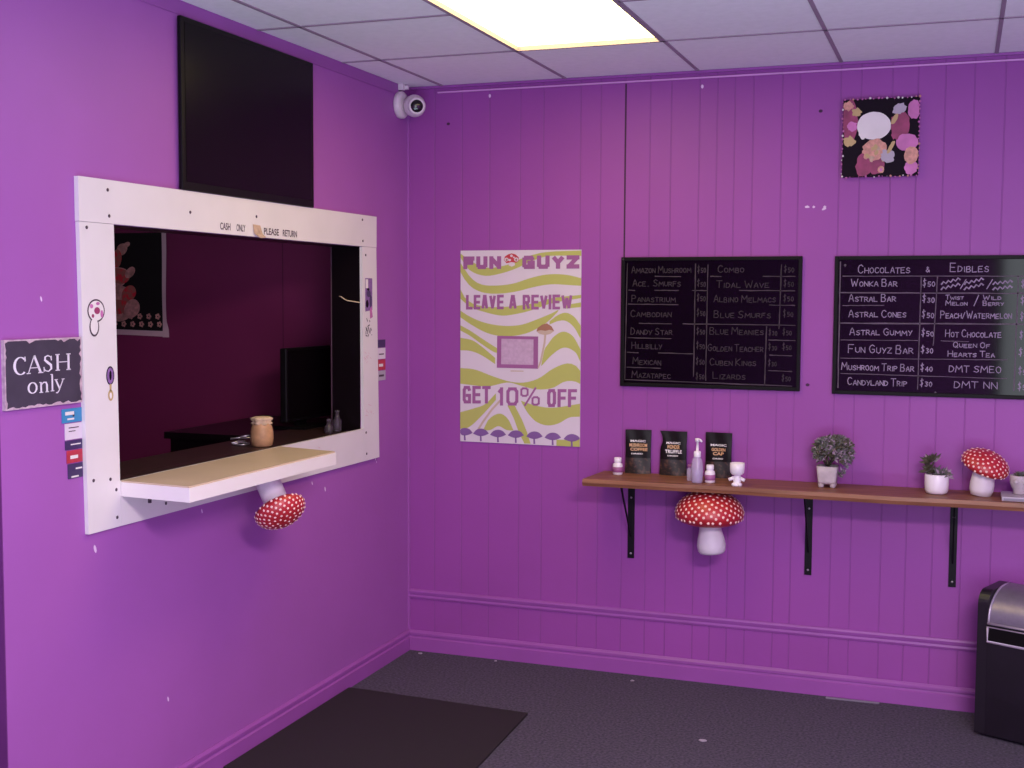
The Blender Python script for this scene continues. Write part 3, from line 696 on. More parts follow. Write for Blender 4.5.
b.band(BA([(45,490),(150,460),(230,430),(310,350)]), BA([(45,612),(110,600),(200,520),(310,400)]), a1, 1)
b.ribbon([(x, y, 16) for x, y in BA([(165,640),(215,560),(280,470),(345,400)])], a1, 2)
b.band(BA([(215,622),(260,540),(340,500),(400,540),(440,622)]), BA([(215,624),(270,620),(330,592),(390,620),(440,624)]), a1, 1)
b.flat([a for a in BA([(395,440),(440,425),(500,540),(540,640),(565,720),(520,720),(480,640),(440,530)])], a1, 1)
b.band(BA([(495,405),(600,440),(720,455),(916,425)]), BA([(495,410),(540,490),(600,555),(680,585),(760,572),(840,527),(916,520)]), a1, 1)
b.band(BA([(750,690),(850,690),(916,680)]), BA([(750,735),(850,740),(916,742)]), a1, 1)
b.build('sheet', ['p_pale', 'p_green', 'p_gill'], t)
f1, f2, f3 = PA(1), PA(2), PA(3)
# purple plate at mid poster, brown mushroom
b = MB(); b.flat([(335,682),(650,690),(650,935),(333,925)], f1, 0); b.flat([(368,705),(615,712),(615,905),(366,898)], f2, 3)
b.ribbon([(440,950,8),(540,952,8)], f1, 2); b.build('plate', ['p_purple', 'p_pale', 'p_gill', 'p_mix'], t)
b = MB(); b.ribbon([(706,650,16),(698,740,15),(670,880,13),(650,930,10)], f1, 1)
b.flat([(636,650),(645,625),(680,600),(715,592),(750,615),(770,650),(740,672),(700,680),(660,670)], f2, 1); b.flat([(638,650),(645,625),(680,600),(715,590),(750,613),(770,648),(735,640),(705,648),(670,642)], f3, 0)
b.build('printed_mushroom', ['p_brown', 'p_gill'], t)
# logo emblem: red spotted cap over a pale stem
b = MB(); b.flat([(425,120),(465,120),(470,150),(445,162),(420,150)], f1, 1); b.flat([(384,112),(392,85),(420,68),(445,62),(475,70),(498,92),(502,115),(480,132),(443,128),(405,135)], f2, 0)
for (x, y, r) in ((405,108,16),(443,80,11),(480,108,17),(430,112,10),(462,92,7)): b.flat(ell(x, y, r, r*.9, 14), f3, 1)
for (x, y) in ((407,110),(480,110)): b.flat(ell(x, y, 8, 9, 10), PA(4), 2)
b.build('emblem', ['p_red', 'p_pale', 'p_brown'], t)
def tA(X, Y): return f2(X, -Y)
for w_, xa, xb, ya, yb, wt in (('FUN',68,364,82,178,32),('GUYZ',526,955,80,180,32),('LEAVE',90,385,372,482,21),('A',425,485,374,484,21),('REVIEW',530,905,374,486,21)):
    b = MB(); block(b, w_, xa, xb, -yb, -ya, tA, wt, 0, .16); b.build('lettering', 'p_purple', t)
g2 = PB(2)
def tB(X, Y): return g2(X, -Y)
for w_, xa, xb, ya, yb in (('GET',63,272,296,425),('10%',318,630,306,440),('OFF',682,893,318,450)):
    b = MB(); block(b, w_, xa, xb, -yb, -ya, tB, 23, 0, .16); b.build('lettering', 'p_purple', t)
b = MB(); g1 = PB(1); g3 = PB(2)
for i, (x, y) in enumerate(((80,635),(200,640),(327,648),(458,652),(592,660),(724,668),(860,678))):
    lo, hi = max(46, x-58), min(914, x+58)
    b.band([(lo, y+5-(20 if lo == 46 else 0)), (x-35, y-20), (x, y-30), (x+35, y-20), (hi, y+5-(8 if hi == 914 else 0))], [(lo, y+8), (x-25, y+22), (x, y+26), (x+25, y+22), (hi, y+8)], g1, 0, 14)
    b.ribbon([(x-2, y+22, 11), (x, y+62, 14)], g1, 0)
b.build('mushroom_row', 'p_violet', t)

# ------------------------------------------------------------------ chalkboards
def board(x0, x1, z0, z1, label, tilt=0):
    t = thing('chalkboard', ((x0+x1)/2, 0, z0), label, 'chalkboard', 'black menu chalkboards on the back wall')
    b = MB(); w = .016
    b.box((x0, -.018, z0), (x0+w, -.0005, z1)); b.box((x1-w, -.018, z0), (x1, -.0005, z1)); b.box((x0+w, -.018, z0), (x1-w, -.0005, z0+w)); b.box((x0+w, -.018, z1-w), (x1-w, -.0005, z1))
    b.build('frame', 'chalkframe', t, .002)
    b = MB(); b.box((x0+w, -.012, z0+w), (x1-w, -.001, z1-w)); b.build('panel', 'chalkboard', t)
    return t
def cf(x, z): return (x, -.0126, z)
def cf2(x, z): return (x, -.0184, z)
t = board(1.0657, 1.8684, 1.3319, 1.9151, 'black chalkboard menu with faint faded handwriting, right of the poster')
b = MB()
for a, c in (((1.093,1.888),(1.087,1.362)),((1.087,1.362),(1.836,1.353)),((1.404,1.886),(1.403,1.384)),((1.46,1.881),(1.457,1.367)),((1.78,1.88),(1.775,1.6)),((1.721,1.612),(1.717,1.352))): chline(b, a, c, cf, 0, .0045, 14)
for z, segs in ((1.829,((1.22,1.34),(1.47,1.52),(1.70,1.84))),(1.767,((1.10,1.13),(1.22,1.33),(1.39,1.46),(1.60,1.84))),(1.704,((1.097,1.33),(1.73,1.842))),(1.618,((1.15,1.30),(1.35,1.844))),(1.552,((1.099,1.30),(1.73,1.845))),(1.486,((1.095,1.15),(1.24,1.40),(1.735,1.833))),(1.418,((1.096,1.253),(1.73,1.835)))):
    for s0, s1 in segs: chline(b, (s0, z), (s1, z-.001), cf, 0, .0042, 10)
b.flat(ell(1.075, 1.906, .005, .005, 8), cf2, 0)
b.build('ruled_lines', 'chalk_line_dim', t)
b = MB()
for s, xa, xb, z in (('AMAZON MUSHROOM',1.114,1.386,1.845),('ACE. SMURFS',1.12,1.34,1.785),('PANASTRIUM',1.116,1.318,1.715),('CAMBODIAN',1.112,1.30,1.648),('DANDY STAR',1.113,1.305,1.568),('HILLBILLY',1.118,1.258,1.504),('MEXICAN',1.124,1.255,1.432),('MAZATAPEC',1.12,1.30,1.372),
        ('COMBO',1.505,1.62,1.846),('TIDAL WAVE',1.50,1.73,1.78),('ALBINO MELMACS',1.489,1.76,1.716),('BLUE SMURFS',1.49,1.74,1.648),('BLUE MEANIES',1.473,1.71,1.574),('GOLDEN TEACHER',1.465,1.71,1.50),('CUBEN KINGS',1.475,1.68,1.437),('LIZARDS',1.49,1.635,1.376)):
    chalk(b, s, xa, xb, z, .026, cf, 0, .0032, 3)
for i, z in enumerate((1.846,1.784,1.72,1.654,1.572,1.508,1.438,1.372)): chalk(b, '$50', 1.412, 1.452, z, .026, cf, 0, .0032, i)
for i, z in enumerate((1.846,1.784,1.72,1.654)): chalk(b, '$50', 1.79, 1.835, z, .026, cf, 0, .003, i+20)
for i, z in enumerate((1.572,1.508,1.438)): chalk(b, '$30', 1.73, 1.768, z, .024, cf, 0, .003, i+30)
for i, z in enumerate((1.575,1.51,1.374)): chalk(b, '$50', 1.79, 1.83, z, .024, cf, 0, .003, i+40)
b.build('handwriting', 'chalk_dim', t)
t = board(2.0045, 2.812, 1.3255, 1.9135, 'black chalkboard menu headed Chocolates and Edibles in clear white handwriting')
b = MB()
for a, c, w in (((2.027,1.891),(2.029,1.351),.0045),((2.356,1.828),(2.354,1.355),.004),((2.42,1.828),(2.411,1.54),.004),((2.731,1.83),(2.729,1.36),.005),
        ((2.037,1.829),(2.79,1.828),.0035),((2.03,1.759),(2.79,1.758),.005),((2.04,1.704),(2.211,1.706),.0035),((2.029,1.629),(2.79,1.633),.0055),((2.035,1.557),(2.35,1.56),.003),((2.44,1.56),(2.55,1.558),.003),((2.036,1.479),(2.70,1.486),.0035),((2.038,1.414),(2.70,1.409),.003)):
    chline(b, a, c, cf, 0, w, 16)
b.flat(ell(2.047, 1.875, .005, .006, 8), cf, 0); b.flat(ell(2.425, 1.342, .004, .006, 8), cf, 0)
b.build('ruled_lines', 'chalk_line', t)
b = MB()
for s, xa, xb, z, h in (('CHOCOLATES',2.101,2.312,1.842,.030),('&',2.372,2.392,1.846,.022),('EDIBLES',2.469,2.62,1.846,.030),
        ('WONKA BAR',2.073,2.262,1.786,.026),('ASTRAL BAR',2.066,2.258,1.722,.026),('ASTRAL CONES',2.067,2.302,1.656,.026),('ASTRAL GUMMY',2.073,2.327,1.580,.026),('FUN GUYZ BAR',2.069,2.333,1.504,.030),('MUSHROOM TRIP BAR',2.042,2.338,1.430,.026),('CANDYLAND TRIP',2.069,2.312,1.366,.027),
        ('TWIST',2.455,2.525,1.732,.016),('MELON',2.455,2.54,1.708,.016),('WILD',2.60,2.67,1.732,.016),('BERRY',2.60,2.68,1.708,.016),
        ('PEACH/WATERMELON',2.437,2.712,1.655,.026),('HOT CHOCOLATE',2.458,2.675,1.577,.026),('QUEEN OF',2.49,2.633,1.534,.019),('HEARTS TEA',2.47,2.652,1.496,.020),('DMT SMEO',2.476,2.68,1.432,.022),('DMT NN',2.498,2.668,1.366,.023)):
    chalk(b, s, xa, xb, z, h, cf, 0, .0034, 5, s.startswith('DMT'))
for i, (s, z) in enumerate((('$50',1.786),('$30',1.720),('$50',1.655),('$50',1.578),('$30',1.508),('$40',1.432),('$30',1.368))):
    chalk(b, s, 2.362, 2.412, z, .026, cf, 0, .0037, i); chalk(b, '$50', 2.742, 2.79, z-.004, .026, cf, 0, .0037, i+9)
for x0 in (2.435, 2.525, 2.635):                       # crossed out words
    for k in range(2):
        pts = []
        for i in range(9): pts.append((x0+(.075)*i/8, 1.775+.022*k+.02*i/8*(1 if x0 < 2.6 else .5)+(.006 if i % 2 else -.004), .007))
        b.ribbon(pts, cf, 0)
for x0 in (2.510, 2.612): b.ribbon([(x0, 1.775, .004), (x0+.022, 1.815, .004)], cf, 0)
b.ribbon([(2.565,1.705,.004),(2.583,1.752,.004)], cf, 0)
b.build('handwriting', 'chalk', t)

# ------------------------------------------------------------------ small picture, upper right
qx0, qx1, qz0, qz1 = 2.026, 2.332, 2.245, 2.567
t = thing('picture', ((qx0+qx1)/2, 0, qz0), 'small square canvas with black, white and pink print and beaded edge, high on back wall', 'picture')
b = MB(); b.box((qx0, -.03, qz0), (qx1, -.0005, qz1)); b.build('canvas', 'ink', t, .002)
b = MB()
def qf(lay):
    return lambda X, Y: (qx0+(X-160)/530*(qx1-qx0), -.0306-.0003*lay, qz1-(Y-145)/530*(qz1-qz0))
BI = [0]
def blob(cx, cy, rx, ry, mi, lay, rot=0, wob=.1, n=22):
    rn = random.Random(int(cx*3+cy)); P = ell(0, 0, rx, ry, n)
    P = [(x*(1+rn.uniform(-wob, wob)), y*(1+rn.uniform(-wob, wob))) for x, y in P]
    P = [(min(688, max(162, cx+x*math.cos(rot)-y*math.sin(rot))), min(672, max(147, cy+x*math.sin(rot)+y*math.cos(rot)))) for x, y in P]
    BI[0] += 1; b.flat(list(reversed(P)), qf(lay+BI[0]*.12), mi)
blob(210,300,55,150,2,0); blob(560,330,70,90,2,0); blob(655,230,45,65,1,1); blob(610,450,75,60,1,1); blob(640,540,50,60,3,1); blob(640,620,45,50,1,0); blob(400,600,60,60,2,0); blob(320,590,60,90,2,0,.2)
blob(225,330,36,32,1,2,0,.2); blob(200,190,36,30,3,1,0,.3); blob(255,235,34,30,4,2,0,.25); blob(205,430,42,34,4,2,0,.25); blob(550,220,48,38,6,2,-.4,.2); blob(520,290,16,40,4,3,.5); blob(530,370,34,60,2,2,0,.2)
blob(378,330,118,95,5,3,.05,.02,30); blob(300,350,30,70,5,2,0,.1)
blob(385,490,82,72,3,4,0,.12)
rn = random.Random(2)
for i in range(16): blob(315+rn.uniform(0, 140), 450+rn.uniform(0, 110), 14, 20, (4, 3, 7)[i % 3], 5, rn.uniform(0, 3), .2, 10)
blob(480,540,50,45,6,5,.3,.2); blob(500,480,14,50,4,5,.5); blob(435,630,24,24,3,5); blob(435,632,11,11,1,6)
b.build('print', ['ink','pink','magenta','pinkish','tan','print','grey_l','cream'], t)
b = MB(); rn = random.Random(5)
for i in range(74):
    s = i/74*4; e = int(s); f = s-e
    X, Z = [(qx0+f*(qx1-qx0), qz0), (qx1, qz0+f*(qz1-qz0)), (qx1-f*(qx1-qx0), qz1), (qx0, qz1-f*(qz1-qz0))][e]
    r = rn.uniform(.0025, .0055)
    b.lathe([(r*.2,-r),(r*.8,-r*.6),(r,0),(r*.8,r*.6),(r*.2,r)], 7, (X+rn.uniform(-.003, .003), -.026-rn.uniform(0, .006), Z+rn.uniform(-.003, .003)), rn.choice([0, 1, 1, 2]))
b.build('beaded_edge', ['print', 'pink', 'pinkish'], t)

# ------------------------------------------------------------------ wooden wall shelf
SZ = .937; SD = .28; SB = .906
t = thing('wall_shelf', (1.95, 0, SB), 'long rustic wooden plank shelf on three black iron brackets along back wall', 'shelf')
b = MB(); rn = random.Random(11); n = 40
top = []; bot = []
xs = [.972+(2.98-.972)*i/n for i in range(n+1)]
fr_y = [-SD+.006*math.sin(x*5.1)+.004*math.sin(x*13) for x in xs]
vs = []
for x, y in zip(xs, fr_y):
    xb = x if x > 1.05 else x+.02*(1.05-x)/.08
    vs += [(xb, -.001, SZ), (x, y, SZ), (x, y-.004, (SZ+SB)/2), (x, y+.002, SB), (xb, -.001, SB)]
fs = []; ms_ = []
for i in range(n):
    o = 5*i
    for k in range(5):
        k2 = (k+1) % 5; fs.append((o+k, o+k2, o+5+k2, o+5+k))
b.add(vs, fs, 0); b.add(vs[:5], [(4,3,2,1,0)], 0); b.add(vs[-5:], [(0,1,2,3,4)], 0)
pl = b.build('plank', 'wood', t)
# wood grain: stretched noise on the plank's own coordinates
nt = M['wood'].node_tree; nz = [q for q in nt.nodes if q.type == 'TEX_NOISE'][0]; tc = [q for q in nt.nodes if q.type == 'TEX_COORD'][0]
mp = nt.nodes.new('ShaderNodeMapping'); mp.inputs['Scale'].default_value = (1.2, 16, 16); nt.links.new(tc.outputs['Object'], mp.inputs['Vector']); nt.links.new(mp.outputs['Vector'], nz.inputs['Vector'])
rp = [q for q in nt.nodes if q.type == 'VALTORGB'][0]
rp.color_ramp.elements[0].color = lin((112, 66, 48)); rp.color_ramp.elements[1].color = lin((152, 98, 70)); nz.inputs['Scale'].default_value = 2.4
for x, zb in ((1.123,.541),(1.919,.528),(2.513,.525)):
    w = .015
    b = MB(); b.box((x-w, -.007, zb), (x+w, -.0008, SB-.0005)); b.box((x-w, -.235, SB-.007), (x+w, -.0008, SB-.0005))
    b.prism([(-.006,zb+.10),(-.012,zb+.10),(-.20,SB-.007),(-.185,SB-.007)], lambda y, z: (x-.003, y, z), lambda y, z: (x+.003, y, z))
    br = b.build('bracket', 'iron', t)
    for z in (zb+.022, SB-.085):
        q = MB(); q.lathe([(.005,0),(.005,.0015),(.002,.003)], 10, (x, -.007, z), 0, Matrix.Rotation(pi/2, 4, 'X')); q.build('screw', 'steel', br)

# ------------------------------------------------------------------ things on the shelf
ZS = SZ+.0006
def pouch(x, w, h, lean, label, lines, notch=False, y=-.0215, rz=0):
    t = thing('pouch', (x, y, ZS), label, 'pouch', 'black stand-up pouches on the shelf', rz)
    NX, NZ = 12, 14
    def pos(u, v, side):
        ww = w*(1-.03*math.sin(pi*v)); thick = .016*max(0, (1-v)**1.0)*(1-(2*u-1)**4*.6)+.0015
        xx = (u-.5)*ww
        if notch and v > .62: xx += .012*max(0, 1-u*2.5)*math.sin((v-.62)/.38*pi)
        return (xx, (-thick if side else thick)+lean*v+.002*math.sin(9*u+5*v), h*v)
    b = MB()
    for side in (0, 1):
        vs = [pos(i/NX, j/NZ, side) for j in range(NZ+1) for i in range(NX+1)]
        for j in range(NZ):
            fs = [((j*(NX+1)+i), (j*(NX+1)+i+1), ((j+1)*(NX+1)+i+1), ((j+1)*(NX+1)+i)) for i in range(NX)]
            b.add(vs, [f if side else tuple(reversed(f)) for f in fs], 1 if (j < 5 and side) else 0, True)
    rim0 = [pos(i/NX, 0, 0) for i in range(NX+1)]; rim1 = [pos(i/NX, 0, 1) for i in range(NX+1)]
    b.add(rim0+rim1, [(i, i+1, NX+2+i, NX+1+i) for i in range(NX)], 0)
    b.build('bag', ['pouch', 'pouch_low'], t, local=True)
    b = MB()
    for (s, u0, u1, v0, v1, mi) in lines:
        def f(X, Z, u0=u0):
            p = pos(X, Z, 1); return (p[0], p[1]-.0012, p[2])
        text2d(b, s, u0, u1, v0, v1, f, mi, .03)
    b.build('print', ['print', 'gold'], t, local=True)
    return t
Y0 = -.058
pouch(1.156, .118, .198, .003, 'black pouch leftmost of three on the shelf, gold print across its middle', [('MAGIC',.2,.8,.72,.77,0),('MUSHROOM',.16,.86,.61,.69,1),('COFFEE',.2,.88,.52,.59,1),('DRIED',.24,.7,.44,.47,0)], rz=.10)
pouch(1.318, .122, .198, .003, 'black pouch in the middle of three, notched left side and bright gold print', [('MAGIC',.2,.78,.71,.76,0),('WONDER',.26,.76,.60,.69,1),('TRUFFLE',.2,.84,.50,.58,0),('DRIED',.3,.7,.43,.46,0)], True, rz=.02)
pouch(1.522, .118, .200, .003, 'black pouch rightmost of three, behind the pump bottle and white cup figure', [('MAGIC',.2,.82,.70,.75,0),('GOLDEN',.24,.78,.59,.66,1),('CAP',.30,.72,.50,.57,1),('DRIED',.3,.7,.41,.44,0)], rz=-.04)

t = thing('small_bottle', (1.082, -.10, ZS), 'small white bottle with mauve label standing at left end of shelf', 'bottle', 'small white bottles on the shelf')
b = MB(); b.lathe([(.019,0),(.0225,.003),(.0225,.042),(.020,.050),(.013,.055),(.013,.060)], 20, (1.082,-.10,ZS)); b.build('body', 'bottle', t)
b = MB(); b.lathe([(.0229,.012),(.0229,.036)], 20, (1.082,-.10,ZS)); b.build('label_band', 'label', t)
b = MB(); b.lathe([(.016,.057),(.0165,.059),(.0165,.076),(.014,.078)], 20, (1.082,-.10,ZS)); b.build('cap', 'bottle', t)
dup(t, (1.517, -.188, ZS), None, 'small white bottle with mauve label between pump bottle and white cup figure')

t = thing('pump_bottle', (1.466, -.215, ZS), 'clear pump bottle with tall white pump head standing on the shelf', 'bottle')
c = (1.466, -.215, ZS)
b = MB(); b.lathe([(.021,0),(.025,.004),(.026,.05),(.025,.085),(.020,.105),(.013,.113),(.013,.118)], 24, c); b.build('body', 'clear', t)
b = MB(); b.lathe([(.019,.003),(.0225,.006),(.0235,.05),(.023,.060),(.001,.0605)], 24, c); b.build('gel', 'liquid', t)
b = MB(); b.lathe([(.015,.112),(.0155,.115),(.0155,.135),(.012,.138),(.006,.139),(.005,.178),(.010,.179),(.011,.192),(.004,.194)], 20, c)
b.tube([(c[0],c[1],ZS+.187),(c[0]+.014,c[1]-.012,ZS+.188),(c[0]+.022,c[1]-.019,ZS+.181)], .0045, 8); b.build('pump_head', 'bottle', t)
b = MB(); b.tube([(c[0],c[1],ZS+.112),(c[0]+.002,c[1],ZS+.06),(c[0]+.006,c[1],ZS+.01)], .0035, 8); b.build('dip_tube', 'bottle', t)

t = thing('glass_vial', (1.428, -.170, ZS), 'small clear vial beside the left of the pump bottle', 'vial')
c = (1.428, -.170, ZS)
b = MB(); b.lathe([(.014,0),(.0165,.003),(.0165,.05),(.012,.056),(.012,.062)], 18, c); b.build('body', 'clear', t)
b = MB(); b.lathe([(.0135,.060),(.0135,.07),(.01,.072)], 18, c); b.build('cap', 'label', t)

t = thing('cup_figure', (1.642, -.235, ZS), 'small white ceramic figure with a cup-shaped head and short arms on shelf edge', 'figurine')
c = (1.642, -.235, ZS)
b = MB()
b.lathe([(.022,0),(.0225,.008),(.016,.014),(.018,.026),(.016,.040),(.012,.046)], 20, c)
b.lathe([(.010,.044),(.022,.048),(.029,.056),(.031,.072),(.031,.098),(.028,.098),(.027,.080),(.004,.076)], 24, c)
for s in (-1, 1): b.tube([(c[0]+s*.012,c[1]-.004,ZS+.036),(c[0]+s*.024,c[1]-.010,ZS+.030),(c[0]+s*.034,c[1]-.012,ZS+.026)], .0075, 8); b.tube([(c[0]+s*.010,c[1]-.006,ZS+.008),(c[0]+s*.013,c[1]-.022,ZS+.007)], .008, 8)
b.build('body', 'ceramic', t)

def leaf(b, base, d, L, w, mi):
    w *= LEAFW[0]
    d = Vector(d).normalized(); u = d.orthogonal().normalized(); v = d.cross(u); base = Vector(base)
    mid = base+d*L*.45+Vector((0,0,-.04*L)); tip = base+d*L
    vs = [base, mid+u*w, mid+v*w*.35, mid-u*w, mid-v*w*.35, tip]
    b.add(vs, [(0,1,2),(0,2,3),(0,3,4),(0,4,1),(5,2,1),(5,3,2),(5,4,3),(5,1,4)], mi)
LEAFW = [1.0]
def rosette(b, c, r, n, up, rn, mis):
    up = Vector(up).normalized(); e1 = up.orthogonal().normalized(); e2 = up.cross(e1)
    for i in range(n):
        a = i*2.4; k = (i+.5)/n; sp = .25+1.15*k
        d = up*math.cos(sp)+(e1*math.cos(a)+e2*math.sin(a))*math.sin(sp)
        leaf(b, Vector(c), d, r*(.55+.45*k)*rn.uniform(.85, 1.1), r*.13, rn.choice(mis))
# bushy plant in a footed pot
t = thing('potted_plant', (2.004, -.115, ZS), 'bushy grey-green potted plant in pale footed pot at middle of shelf', 'potted plant', 'potted plants on the shelf')
c = Vector((2.004, -.115, ZS))
b = MB()
def sq(w, z, r=.010, n=5):
    out = []
    for qx, qy, a0 in ((1,1,0),(-1,1,90),(-1,-1,180),(1,-1,270)):
        for i in range(n):
            a = math.radians(a0+90*i/(n-1)); out.append((c.x+qx*(w-r)+r*math.cos(a), c.y+qy*(w-r)+r*math.sin(a), c.z+z))
    return out
rings = [sq(.036,.016),sq(.037,.026),sq(.041,.06),sq(.043,.090),sq(.040,.090),sq(.038,.076)]
N = len(rings[0]); vs = [p for r in rings for p in r]
b.add(vs, [(i*N+k, i*N+(k+1) % N, (i+1)*N+(k+1) % N, (i+1)*N+k) for i in range(len(rings)-1) for k in range(N)]+[tuple(reversed(range(N)))], 0, True)
for sx in (-1, 1):
    for sy in (-1, 1): b.lathe([(.010,0),(.012,.004),(.013,.014),(.012,.022)], 12, (c.x+sx*.024, c.y+sy*.024, c.z))
b.build('pot', 'stone', t)
b = MB(); b.lathe([(.034,.074),(.036,.080),(.02,.084),(.001,.086)], 16, c); b.build('soil', 'soil', t)
LEAFW[0] = 1.5; b = MB(); rn = random.Random(21)
for i in range(70):
    a = i*2.4; k = (i+.5)/70; el = math.asin(1-1.45*k) if 1-1.45*k > -1 else -1
    R_ = .062*rn.uniform(.75, 1.05)
    d = Vector((math.cos(el)*math.cos(a), math.cos(el)*math.sin(a), math.sin(el)))
    p = c+Vector((.020, 0, .148))+Vector((d.x*R_*1.22, d.y*R_*.9, d.z*R_*.98))
    if p.z < ZS+.07 and abs(p.x-c.x) < .04: p.z = ZS+.095
    rosette(b, p, .036*rn.uniform(.8, 1.25), 13, d+Vector((0,0,.4)), rn, [0,0,0,1,1,2] if i % 4 else [1,1,2])
for (x, z) in ((.062,.07),(.072,.095),(.05,.055)): rosette(b, c+Vector((x, -.02, z)), .026, 12, (.8,-.5,.3), rn, [1,1,2])
b.build('foliage', ['leaf','leaf_b','leaf_tip'], t)
b = MB()
for k in range(7): b.tube([c+Vector((0,0,.082)), c+Vector((.02*math.cos(k), .02*math.sin(k), .11)), c+Vector((.04*math.cos(k)+.01, .035*math.sin(k), .15))], .003, 6)
b.build('stem', 'leaf', t)
# small succulent in round white pot
LEAFW[0] = 1.2
t = thing('potted_plant', (2.442, -.135, ZS), 'small succulent in round white pot, left of the mushroom on the shelf', 'potted plant', 'potted plants on the shelf')
c = Vector((2.442, -.135, ZS))
b = MB(); b.lathe([(.034,0),(.041,.004),(.046,.015),(.0475,.04),(.0475,.078),(.045,.081),(.043,.078),(.042,.066)], 30, c); b.build('pot', 'ceramic', t)
b = MB(); b.lathe([(.041,.064),(.041,.072),(.001,.074)], 18, c); b.build('soil', 'soil', t)
b = MB()
rosette(b, c+Vector((.016,-.012,.076)), .056, 20, (.25,-.3,1), rn, [1,1,2]); rosette(b, c+Vector((.034,-.005,.080)), .046, 14, (.8,-.3,.8), rn, [1,2,2])
rosette(b, c+Vector((-.020,0,.128)), .064, 26, (-.35,0,1), rn, [0,0,0,2]); rosette(b, c+Vector((-.030,0,.095)), .05, 16, (-.6,-.3,.8), rn, [0,0,1]); rosette(b, c+Vector((-.012,0,.085)), .05, 16, (-.2,-.5,.8), rn, [0,0,1])
b.build('foliage', ['leaf','leaf_b','leaf_tip'], t)
b = MB(); b.tube([c+Vector((-.012,0,.068)), c+Vector((-.018,0,.1))], .004, 6); b.build('stem', 'leaf', t)
# third plant in a grey pot with a face-like relief, standing on a slab
t = thing('stone_slab', (2.80, -.165, ZS), 'flat pale grey slab lying under the last pot at right edge of shelf', 'slab')
b = MB(); b.box((2.688, -.245, ZS), (2.90, -.085, ZS+.018)); b.build('block', 'grey_l', t, .003)
b = MB(); b.box((2.695, -.2465, ZS+.004), (2.893, -.2452, ZS+.012)); b.build('edge_band', 'grey', t)
c = Vector((2.758, -.150, ZS+.0188))
t = thing('potted_plant', c, 'small grey pot of low succulent cut off by the right edge of the photo', 'potted plant', 'potted plants on the shelf')
b = MB(); b.lathe([(.024,0),(.026,.003),(.026,.018),(.032,.026),(.039,.045),(.040,.072),(.038,.076),(.036,.073),(.035,.064)], 26, c)
for dx in (-.016, .012): b.lathe([(.010,-.004),(.009,.0),(.005,.003)], 12, c+Vector((dx, -.0375, .052)), 0, Matrix.Rotation(pi/2, 4, 'X'))
b.build('pot', 'stone', t)
b = MB(); b.lathe([(.034,.062),(.034,.068),(.001,.07)], 16, c); b.build('soil', 'soil', t)
b = MB(); rosette(b, c+Vector((0,0,.068)), .042, 22, (0,0,1), rn, [0,1,1]); rosette(b, c+Vector((.02,0,.075)), .03, 12, (.5,0,1), rn, [1,0]); b.build('foliage', ['leaf','leaf_b','leaf_tip'], t)

# ------------------------------------------------------------------ bin
t = thing('trash_bin', (2.612, -.300, 0), 'black plastic bin with silver curved lid on the carpet at right edge', 'bin', None, -math.radians(23.3))
W, D = .42, .27
def hood(off=0, z0=.012):
    P = [(0-off, z0)]
    for i in range(13):
        a = pi/2*i/12; P.append((.15-(.15+off)*math.cos(a), .475+(.112+off)*math.sin(a)))
    P += [(.21, .587+off), (.25, .573+off), (D, .53), (D, z0)]
    return P
cheek = [(0, .012)]+[(.055-.055*math.cos(pi/2*i/8), .532+.055*math.sin(pi/2*i/8)) for i in range(9)]+[(.21, .590), (.25, .575), (D, .53), (D, .012)]
b = MB(); b.prism(hood(), lambda y, z: (.041, y, z), lambda y, z: (W-.041, y, z), 0, True)
b.prism(cheek, lambda y, z: (0, y, z), lambda y, z: (.042, y, z), 0); b.prism(cheek, lambda y, z: (W-.042, y, z), lambda y, z: (W, y, z), 0)
b.build('body', 'bin', t, .006, local=True)
b = MB()
arcp = [(-.004, .462), (-.004, .475)]+[(.15-.154*math.cos(pi/2*i/14), .475+.116*math.sin(pi/2*i/14)) for i in range(1, 15)]+[(.2, .591)]
n = len(arcp)
for (xa, xb, mi, lift) in ((.042, W-.042, 0, 0),):
    vs = [(xa, y, z) for y, z in arcp]+[(xb, y, z) for y, z in arcp]
    b.add(vs, [(i, n+i, n+i+1, i+1) for i in range(n-1)], 0, True)
    b.add([(xa, .004, .462), (xb, .004, .462), (xb, -.004, .462), (xa, -.004, .462)], [(0,1,2,3)], 0)
for x in (.0465, W-.0465):
    b.tube([(x, y-.001, z) for y, z in arcp], .0045, 6, 1)
b.tube([(.042, -.006, .462), (W-.042, -.006, .462)], .005, 6, 1)
b.build('lid_panel', ['silver', 'silver_l'], t, local=True)
b = MB(); b.box((.046, -.003, .390), (W-.046, .003, .444)); b.build('slot', 'black', t, local=True)
b = MB(); b.tube([(.043, -.003, .448), (.043, -.004, .388), (W-.043, -.004, .388), (W-.043, -.003, .448)], .0055, 8); b.tube([(.043,-.003,.447),(W-.043,-.003,.447)], .003, 6); b.build('slot_rim', 'silver_l', t, local=True)

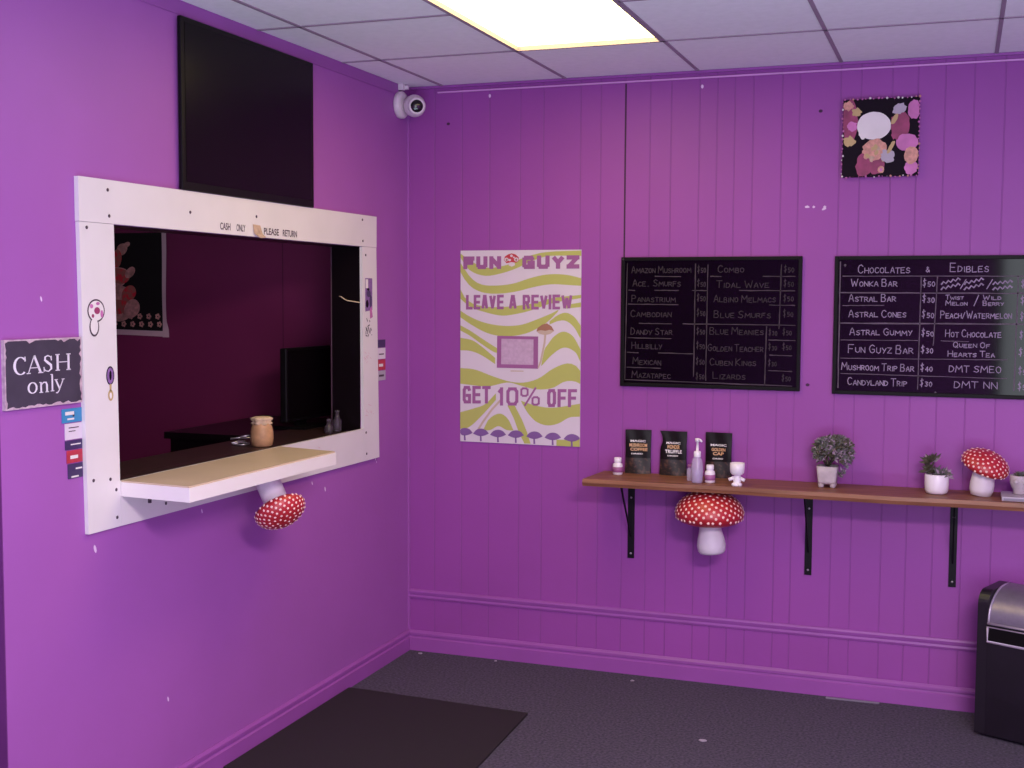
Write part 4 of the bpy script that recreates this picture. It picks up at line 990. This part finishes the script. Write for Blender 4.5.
# ------------------------------------------------------------------ floor things
b = MB(); poly = [(.02,-.668),(.871,-.706),(.899,-1.62),(.02,-1.66)]
b.prism(poly, lambda x, y: (x, y, .0006), lambda x, y: (x, y, .009))
tag(b.build('floor_mat', 'mat', None, .003), 'black rectangular floor mat on grey carpet beside left wall', 'floor mat')
labs = ['tiny white scrap on the carpet in the room corner', 'tiny white scrap by the baseboard below the poster', 'tiny white scrap by the baseboard below the left shelf bracket', 'white scrap alone on open carpet at bottom centre']
for (x, y, r), lab in zip(((.09,-.06,.013),(.476,-.045,.009),(1.162,-.109,.010),(1.613,-.749,.017)), labs):
    b = MB(); rn = random.Random(int(x*100))
    P = [(x+r*rn.uniform(.6, 1.1)*math.cos(2*pi*k/8), y+r*.7*rn.uniform(.6, 1.1)*math.sin(2*pi*k/8)) for k in range(8)]
    b.prism(P, lambda p, q: (p, q, .0006), lambda p, q: (p+.001, q, .004))
    tag(b.build('paper_scrap', 'grey_l'), lab, 'scrap', 'white scraps on the carpet')
b = MB(); b.prism([(2.011,-.050),(2.23,-.044),(2.235,-.036),(2.012,-.038)], lambda p, q: (p, q, .0006), lambda p, q: (p, q, .006))
tag(b.build('edge_strip', 'grey'), 'thin grey strip lying loose on the carpet along the back baseboard', 'strip')

# ------------------------------------------------------------------ light
def area(name, loc, rot, sx, sy, power, col):
    l = bpy.data.lights.new(name, 'AREA'); l.shape = 'RECTANGLE'; l.size = sx; l.size_y = sy; l.energy = power; l.color = col
    o = bpy.data.objects.new(name, l); COL.objects.link(o); o.location = loc; o.rotation_euler = rot; return o
# daylight through the storefront window (behind the camera, right)
area('window_daylight', (3.825, YF-.02, 1.35), (pi/2, 0, 0), 1.9, 2.05, 230*LW[0], (.85, .92, 1.0))
# added fill lamp, unseen at ceiling height, brightens the walls
area('rear_fill_lamp', (3.2, -4.5, H-.01), (0, 0, 0), 1.2, .6, 60*LW[1], (1.0, .86, .86))
# added fill lamp at floor level, facing up to lift the ceiling
area('uplight_fill', (2.8, -5.1, .03), (pi, 0, 0), 3.4, 1.8, 170*LW[2], (.60, .80, .94))
l = bpy.data.lights.new('inner_room_fill', 'POINT'); l.energy = 2.0*LW[4]; l.color = (1, .8, .85); l.shadow_soft_size = .15  # added fill lamp, unseen, brightens the inner room
o = bpy.data.objects.new('inner_room_fill', l); COL.objects.link(o); o.location = (-2.2, -1.6, 2.4)
w = bpy.data.worlds.new('World'); SC.world = w; w.use_nodes = True
w.node_tree.nodes['Background'].inputs['Color'].default_value = (.75, .82, 1, 1); w.node_tree.nodes['Background'].inputs['Strength'].default_value = .6

# ------------------------------------------------------------------ camera
cd = bpy.data.cameras.new('camera'); co = bpy.data.objects.new('camera', cd); COL.objects.link(co)
cd.sensor_width = 36; cd.lens = 36*1232.53/1024; cd.clip_start = .05
co.matrix_world = Matrix.Translation((2.5151, -5.4467, 1.7301)) @ (Matrix.Rotation(math.radians(19.9604), 4, 'Z') @ Matrix.Rotation(math.radians(85.9986), 4, 'X') @ Matrix.Rotation(math.radians(.2798), 4, 'Z'))
SC.camera = co
SC.view_settings.view_transform = 'Standard'; SC.view_settings.look = 'None'
SC.view_settings.exposure = 0; SC.view_settings.gamma = 1
SC.cycles.max_bounces = 8; SC.cycles.diffuse_bounces = 5
